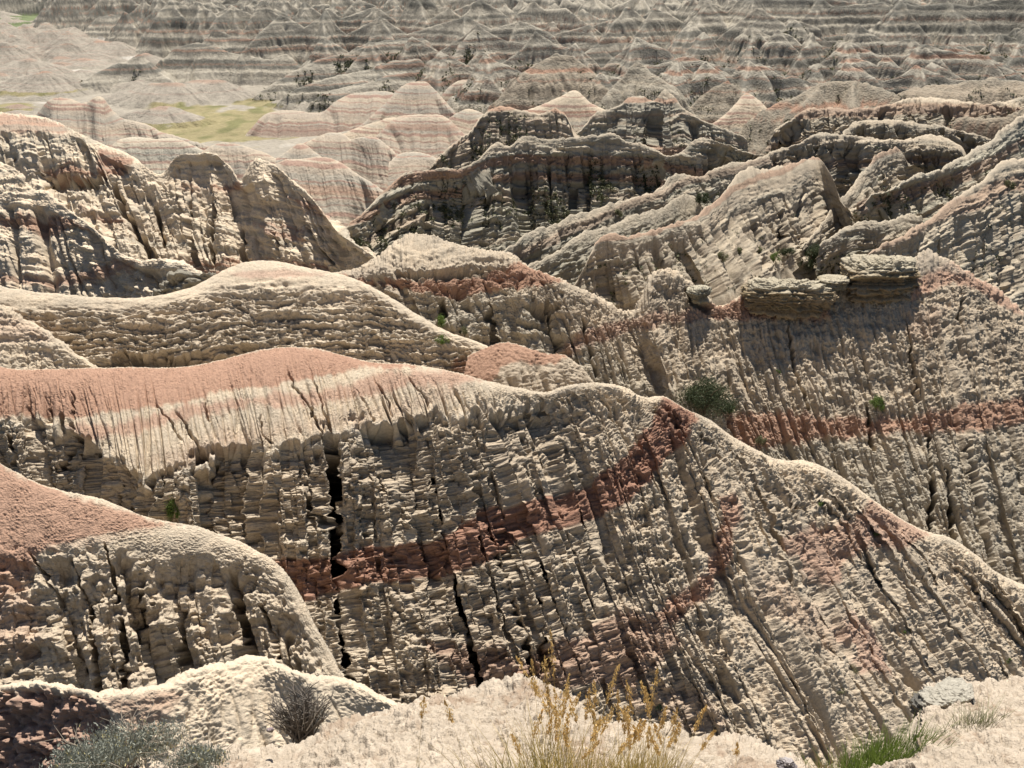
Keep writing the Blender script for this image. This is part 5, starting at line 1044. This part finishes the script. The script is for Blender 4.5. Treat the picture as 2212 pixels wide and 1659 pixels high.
rock('cap_rock', 'taller flat topped block of layered cap rock on the right of the slope crest', 'rock', at(1901, 608, 90.0), (6.6, 3.4, 3.8), 23, M_MID, bed=0.6, sq=5.5, rot=0.06, crumb=0.12, topc=TOPC, sidec=SIDE, under=0.8)
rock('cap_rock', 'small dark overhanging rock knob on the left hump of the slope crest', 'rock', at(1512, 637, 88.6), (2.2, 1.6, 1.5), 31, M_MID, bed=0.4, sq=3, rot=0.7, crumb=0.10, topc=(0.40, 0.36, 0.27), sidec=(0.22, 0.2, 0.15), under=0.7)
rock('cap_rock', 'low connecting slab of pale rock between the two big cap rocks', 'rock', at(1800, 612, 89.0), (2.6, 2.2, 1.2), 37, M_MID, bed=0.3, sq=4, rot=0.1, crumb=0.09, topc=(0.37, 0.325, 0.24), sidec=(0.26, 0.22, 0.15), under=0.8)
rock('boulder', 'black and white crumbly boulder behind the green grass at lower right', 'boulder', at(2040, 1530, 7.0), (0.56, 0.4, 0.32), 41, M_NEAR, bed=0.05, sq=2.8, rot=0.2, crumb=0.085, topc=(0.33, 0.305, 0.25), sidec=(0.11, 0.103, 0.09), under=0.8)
rock('rock_ledge', 'dark crumbly rock half buried between the saddle ridge and the ledge', 'rock', at(150, 1790, 6.0), (0.3, 0.3, 0.15), 43, M_NEAR, bed=0.05, sq=2.5, crumb=0.14, topc=(0.3, 0.2, 0.15), sidec=(0.2, 0.13, 0.1)) if False else None
rock('stone', 'grey stone lying on the pale ledge at the bottom edge', 'stone', at(1700, 1652, 5.75), (0.12, 0.10, 0.08), 47, M_NEAR, bed=0.03, sq=2.4, crumb=0.15, nu=90, nv=60, topc=(0.34, 0.31, 0.30), sidec=(0.2, 0.18, 0.18))
rock('stone', 'small dark stone on the upper edge of the ledge below the saddle', 'stone', at(584, 1577, 6.6), (0.05, 0.04, 0.035), 49, M_NEAR, bed=0.03, sq=2.4, crumb=0.12, nu=60, nv=40, topc=(0.25, 0.2, 0.2), sidec=(0.2, 0.17, 0.16))

# --- grass
def blades(bases, heights, leans, width, c_lo, c_hi, rs, seg=4, curve=.35):
    n = len(bases); V = np.zeros((n, seg + 1, 2, 3)); colr = np.zeros((n, seg + 1, 2, 3))
    side = rs.randn(n, 3) * [1, .5, 0]; side[:, 0] += np.sign(side[:, 0]) * .4; side /= np.linalg.norm(side, axis=1)[:, None]
    tt = rs.rand(n)[:, None]
    for k in range(seg + 1):
        t = k / seg; off = np.zeros((n, 3)); off[:, :2] = leans * (t * (1 - curve) + curve * t * t * 1.6) * heights[:, None]; off[:, 2] = heights * (t - .12 * t * t * np.linalg.norm(leans, axis=1))
        p = bases + off; w = width * (1 - t ** 1.5 * .9)
        V[:, k, 0] = p - side * w * .5; V[:, k, 1] = p + side * w * .5
        c = (np.asarray(c_lo)[None] * (1 - t) + np.asarray(c_hi)[None] * t) * (.75 + .5 * tt); colr[:, k, 0] = c; colr[:, k, 1] = c
    i = np.arange(n)[:, None] * (seg + 1) * 2 + np.arange(seg)[None] * 2
    Fq = np.stack([i, i + 1, i + 3, i + 2], -1).reshape(-1, 4)
    return V.reshape(-1, 3), Fq, colr.reshape(-1, 3)
def fg_z(px, py=1655):
    return fg.point(px, py)
def ground_at(X, Y):
    """height of the near ledge at a plan position"""
    W = fg.Vx.reshape(-1, 3); out = []
    for x, y in zip(np.atleast_1d(X), np.atleast_1d(Y)):
        i = np.argmin((W[:, 0] - x) ** 2 + (W[:, 1] - y) ** 2); out.append(W[i, 2])
    return np.array(out)
def grass_thing(name, label, cat, cx, cy, rx, ry, n, hr, width, lo, hi, seed, lean=(0, 0), spread=.35, stalks=0, shr=(.5, .8), head=(0.60, 0.42, 0.17), group=None):
    rs = np.random.RandomState(seed); z0 = ground_at(cx, cy)[0]; o = thing(name, label, cat, (cx, cy, z0), group)
    bx = rs.randn(n) * rx * .5; by = rs.randn(n) * ry * .5
    gz_ = ground_at(cx + bx, cy + by) - z0 - .01
    V, Fq, cc = blades(np.stack([bx, by, gz_], -1), rs.uniform(hr[0], hr[1], n) * (1 - .3 * np.minimum((np.abs(bx) / rx) ** 2, 1)), rs.randn(n, 2) * spread + np.array(lean) + np.stack([bx / rx * .35, by / ry * .2], -1), width, lo, hi, rs)
    raw_mesh('blades', V, Fq, M_GRASS, cc, o)
    if stalks:
        bx = rs.randn(stalks) * rx * .5; by = rs.randn(stalks) * ry * .5; gz_ = ground_at(cx + bx, cy + by) - z0
        hs = rs.uniform(shr[0], shr[1], stalks); ln = rs.randn(stalks, 2) * .16 + np.array(lean)
        V, Fq, cc = blades(np.stack([bx, by, gz_], -1), hs, ln, width * .8, np.array(lo) * .6 + np.array(hi) * .4, head, rs, seg=6)
        raw_mesh('stalks', V, Fq, M_GRASS, cc, o)
        Vr = V.reshape(stalks, 7, 2, 3).mean(2); Vs = []; Cs = []
        for i in range(stalks):
            m_ = 110 if stalks > 2 else 90; t = rs.rand(m_) * 1.7 + 4.3; t = np.minimum(t, 6); a_ = np.floor(t).astype(int); a_ = np.minimum(a_, 5); fr = (t - a_)[:, None]
            p = Vr[i, a_] * (1 - fr) + Vr[i, a_ + 1] * fr; wd = (0.016 * np.sin(np.clip((t - 4.3) / 1.7, 0, 1) * 2.6 + .4))[:, None]
            p = p + rs.randn(m_, 3) * wd * .6; ax = rs.randn(m_, 3) * .45 + np.array([ln[i, 0], ln[i, 1], 1.1]); ax /= np.linalg.norm(ax, axis=1)[:, None]
            bx_ = np.cross(ax, rs.randn(m_, 3)); bx_ /= np.linalg.norm(bx_, axis=1)[:, None]; l = rs.uniform(.008, .016, m_)[:, None]
            Vs.append(np.stack([p - ax * l, p + bx_ * l * .3, p + ax * l, p - bx_ * l * .3], 1)); Cs.append(np.repeat(np.asarray(head)[None] * rs.uniform(.7, 1.3, (m_, 1)), 4, 0))
        Vs = np.concatenate(Vs).reshape(-1, 3); raw_mesh('seed_heads', Vs, np.arange(len(Vs)).reshape(-1, 4), M_GRASS, np.concatenate(Cs), o)
    return o
GOLD_LO = (0.20, 0.19, 0.05); GOLD_HI = (0.66, 0.50, 0.20)
def xof(px, y): return (px - CX) / F * y / 0.81
grass_thing('grass_clump', 'tall golden grass clump with plumed seed heads at the bottom centre', 'grass clump', xof(1235, 5.15), 5.15, .44, .3, 480, (.18, .6), .0046, GOLD_LO, GOLD_HI, 3, lean=(.03, 0), stalks=34, shr=(.5, 1.05), spread=.22)
grass_thing('grass_clump', 'shorter golden green grass clump right of the tall plumed one', 'grass clump', xof(1395, 5.2), 5.2, .3, .25, 520, (.15, .42), .0045, GOLD_LO, GOLD_HI, 4, lean=(.05, 0), stalks=16, shr=(.4, .75), spread=.24)
grass_thing('grass_clump', 'low sparse green and gold grass at the left foot of the plumed clump', 'grass clump', xof(1110, 5.1), 5.1, .22, .2, 150, (.10, .24), .004, (0.12, 0.17, 0.04), (0.42, 0.34, 0.12), 5, spread=.25)
grass_thing('grass_tuft', 'fresh green grass tuft in the hollow in front of the boulder', 'grass clump', xof(1905, 6.05), 6.05, .34, .22, 900, (.12, .27), .0045, (0.07, 0.10, 0.02), (0.20, 0.28, 0.05), 6, lean=(.12, .05), spread=.25)
grass_thing('grass_tuft', 'small straw coloured tuft at the left end of the fresh green grass', 'grass clump', xof(1808, 5.85), 5.85, .12, .12, 160, (.08, .18), .004, (0.2, 0.14, 0.06), (0.4, 0.3, 0.14), 7, spread=.3)
grass_thing('grass_tuft', 'thin green weed with a purplish base right of the boulder', 'plant', xof(2105, 6.3), 6.3, .17, .12, 170, (.10, .22), .0035, (0.16, 0.13, 0.09), (0.20, 0.25, 0.08), 8, lean=(.05, 0), spread=.4)
for k_, (px_, y_, h_, lab) in enumerate([(900, 5.5, .46, 'single dry grass stalk with a bushy head left of the golden clump'), (1008, 5.3, .50, 'pale leaning grass stalk nearest the left side of the golden clump'), (868, 5.0, .22, 'short golden grass stalk at the bottom edge left of centre'),
        (800, 5.1, .17, 'very short golden stalk leftmost along the bottom edge'), (1600, 5.4, .30, 'thin dark stalk standing alone on the pale ledge right of the golden clump')]):
    grass_thing('grass_stalk', lab, 'grass stalk', xof(px_, y_), y_, .02, .02, 5, (.06, .14), .003, GOLD_LO, GOLD_HI, 30 + k_, stalks=1, shr=(h_ * .95, h_), lean=(.08 if k_ else .16, 0), spread=.2)

# --- grey sagebrush at the lower left, dead twiggy shrub behind the ledge
rs = np.random.RandomState(77)
def sage(label, px, d, w, h, n, seed, z=None):
    rs = np.random.RandomState(seed); p = at(px, 1668, d) if z is None else np.array([xof(px, d), d, z])
    o = thing('sagebrush', label, 'shrub', p); br, tips = branches(w, h * .9, 16, .006, rs, 1.1); V, Fq = join(br)
    raw_mesh('stem', V, Fq, M_WOOD, col=np.tile([0.26, 0.22, 0.17], (len(V), 1)), parent=o)
    V, Fq, cc = foliage(w, h, w * .7, n, .017, SAGE[0], SAGE[1], rs, lobes=16, upright=1.0)
    k_ = rs.rand(len(Fq)) < .05; cc[np.repeat(k_, 4)] = (0.55, 0.47, 0.22)
    raw_mesh('foliage', V, Fq, M_LEAF, cc, o); return o
sage('grey green sagebrush bush filling the lower left corner', 265, 5.5, .8, .32, 13000, 5)
sage('smaller grey sagebrush clump spilling right beside the big bush', 425, 5.35, .4, .2, 3800, 6)
def twiggy(label, loc, w, h, n, seed, c):
    rs = np.random.RandomState(seed); o = thing('dead_shrub', label, 'shrub', loc); parts = []
    for i in range(n):
        a = rs.uniform(0, 6.28); e = rs.uniform(.1, 1.0); p = np.array([rs.randn() * w * .08, rs.randn() * w * .08, -.02]); pts = [p.copy()]
        for k in range(5):
            a += rs.uniform(-.5, .5); p = p + np.array([math.cos(a) * w * .1 * e, math.sin(a) * w * .07 * e, h / 5 * rs.uniform(.6, 1.1) * (1.1 - .5 * e)]); pts.append(p.copy())
            if k > 0 and rs.rand() < .8:
                b = a + rs.choice([-1, 1]) * rs.uniform(.5, 1.2); q = p.copy(); sp_ = [q.copy()]
                for j in range(3): b += rs.uniform(-.4, .4); q = q + np.array([math.cos(b) * w * .05, math.sin(b) * w * .05, h * .05]); sp_.append(q.copy())
                parts.append(tube(sp_, .006, .0025, 4))
        parts.append(tube(pts, .009, .003, 5))
    V, Fq = join(parts); raw_mesh('branches', V, Fq, M_WOOD, np.tile(c, (len(V), 1)) * np.repeat(rs.uniform(.6, 1.3, (len(V) // 1, 1)), 1, 0), o)
    V, Fq, cc = foliage(w * .9, h * .8, w * .6, 900, .012, (0.10, 0.09, 0.07), (0.24, 0.21, 0.16), rs, lobes=8); raw_mesh('dry_leaves', V, Fq, M_LEAF, cc, o)
    return o
twiggy('dead grey twiggy shrub beside the pale saddle ridge', at(655, 1592, 8.0), .62, .55, 70, 3, (0.15, 0.13, 0.11))
o = thing('bare_branch', 'two bleached bare branches leaning right out of the dead shrub', 'branch', at(662, 1578, 7.9))
V, Fq = join([tube([(0, 0, 0), (.05, 0, .08), (.09, 0, .17), (.16, 0, .27), (.19, 0, .36)], .006, .002), tube([(-.04, 0, 0), (-.02, 0, .1), (-.01, 0, .2), (.0, 0, .29)], .005, .002), tube([(.09, 0, .17), (.1, 0, .25), (.11, 0, .31)], .003, .001)])
raw_mesh('stem', V, Fq, M_WOOD, np.tile([0.5, 0.46, 0.4], (len(V), 1)), o)

# ================================================================== LIGHT
SUN_EL, SUN_AZ = 70.0, 6.0        # azimuth to the right of straight ahead
w = bpy.data.worlds.new("World"); bpy.context.scene.world = w; w.use_nodes = True
nt = w.node_tree; sky = nt.nodes.new('ShaderNodeTexSky'); sky.sky_type = 'NISHITA'; sky.sun_disc = False
sky.sun_elevation = R(SUN_EL); sky.sun_rotation = R(SUN_AZ); sky.altitude = 800; sky.dust_density = 1.2
bg = nt.nodes['Background']; nt.links.new(sky.outputs[0], bg.inputs[0]); bg.inputs[1].default_value = 0.05
sd = bpy.data.lights.new('sun', 'SUN'); sd.energy = 4.6; sd.angle = R(0.5); sd.color = (1.0, 0.945, 0.865)
so = bpy.data.objects.new('sun', sd); C.objects.link(so)
so.rotation_euler = (R(90 - SUN_EL), 0, R(180 - SUN_AZ))
from mathutils import Vector
sv = Vector((math.sin(R(SUN_AZ)) * math.cos(R(SUN_EL)), math.cos(R(SUN_AZ)) * math.cos(R(SUN_EL)), math.sin(R(SUN_EL))))
so.rotation_euler = sv.to_track_quat('Z', 'Y').to_euler()
sc = bpy.context.scene
sc.view_settings.view_transform = 'Standard'; sc.view_settings.look = 'None'; sc.view_settings.exposure = 0.85; sc.view_settings.gamma = 1
sc.cycles.max_bounces = 5; sc.cycles.diffuse_bounces = 3
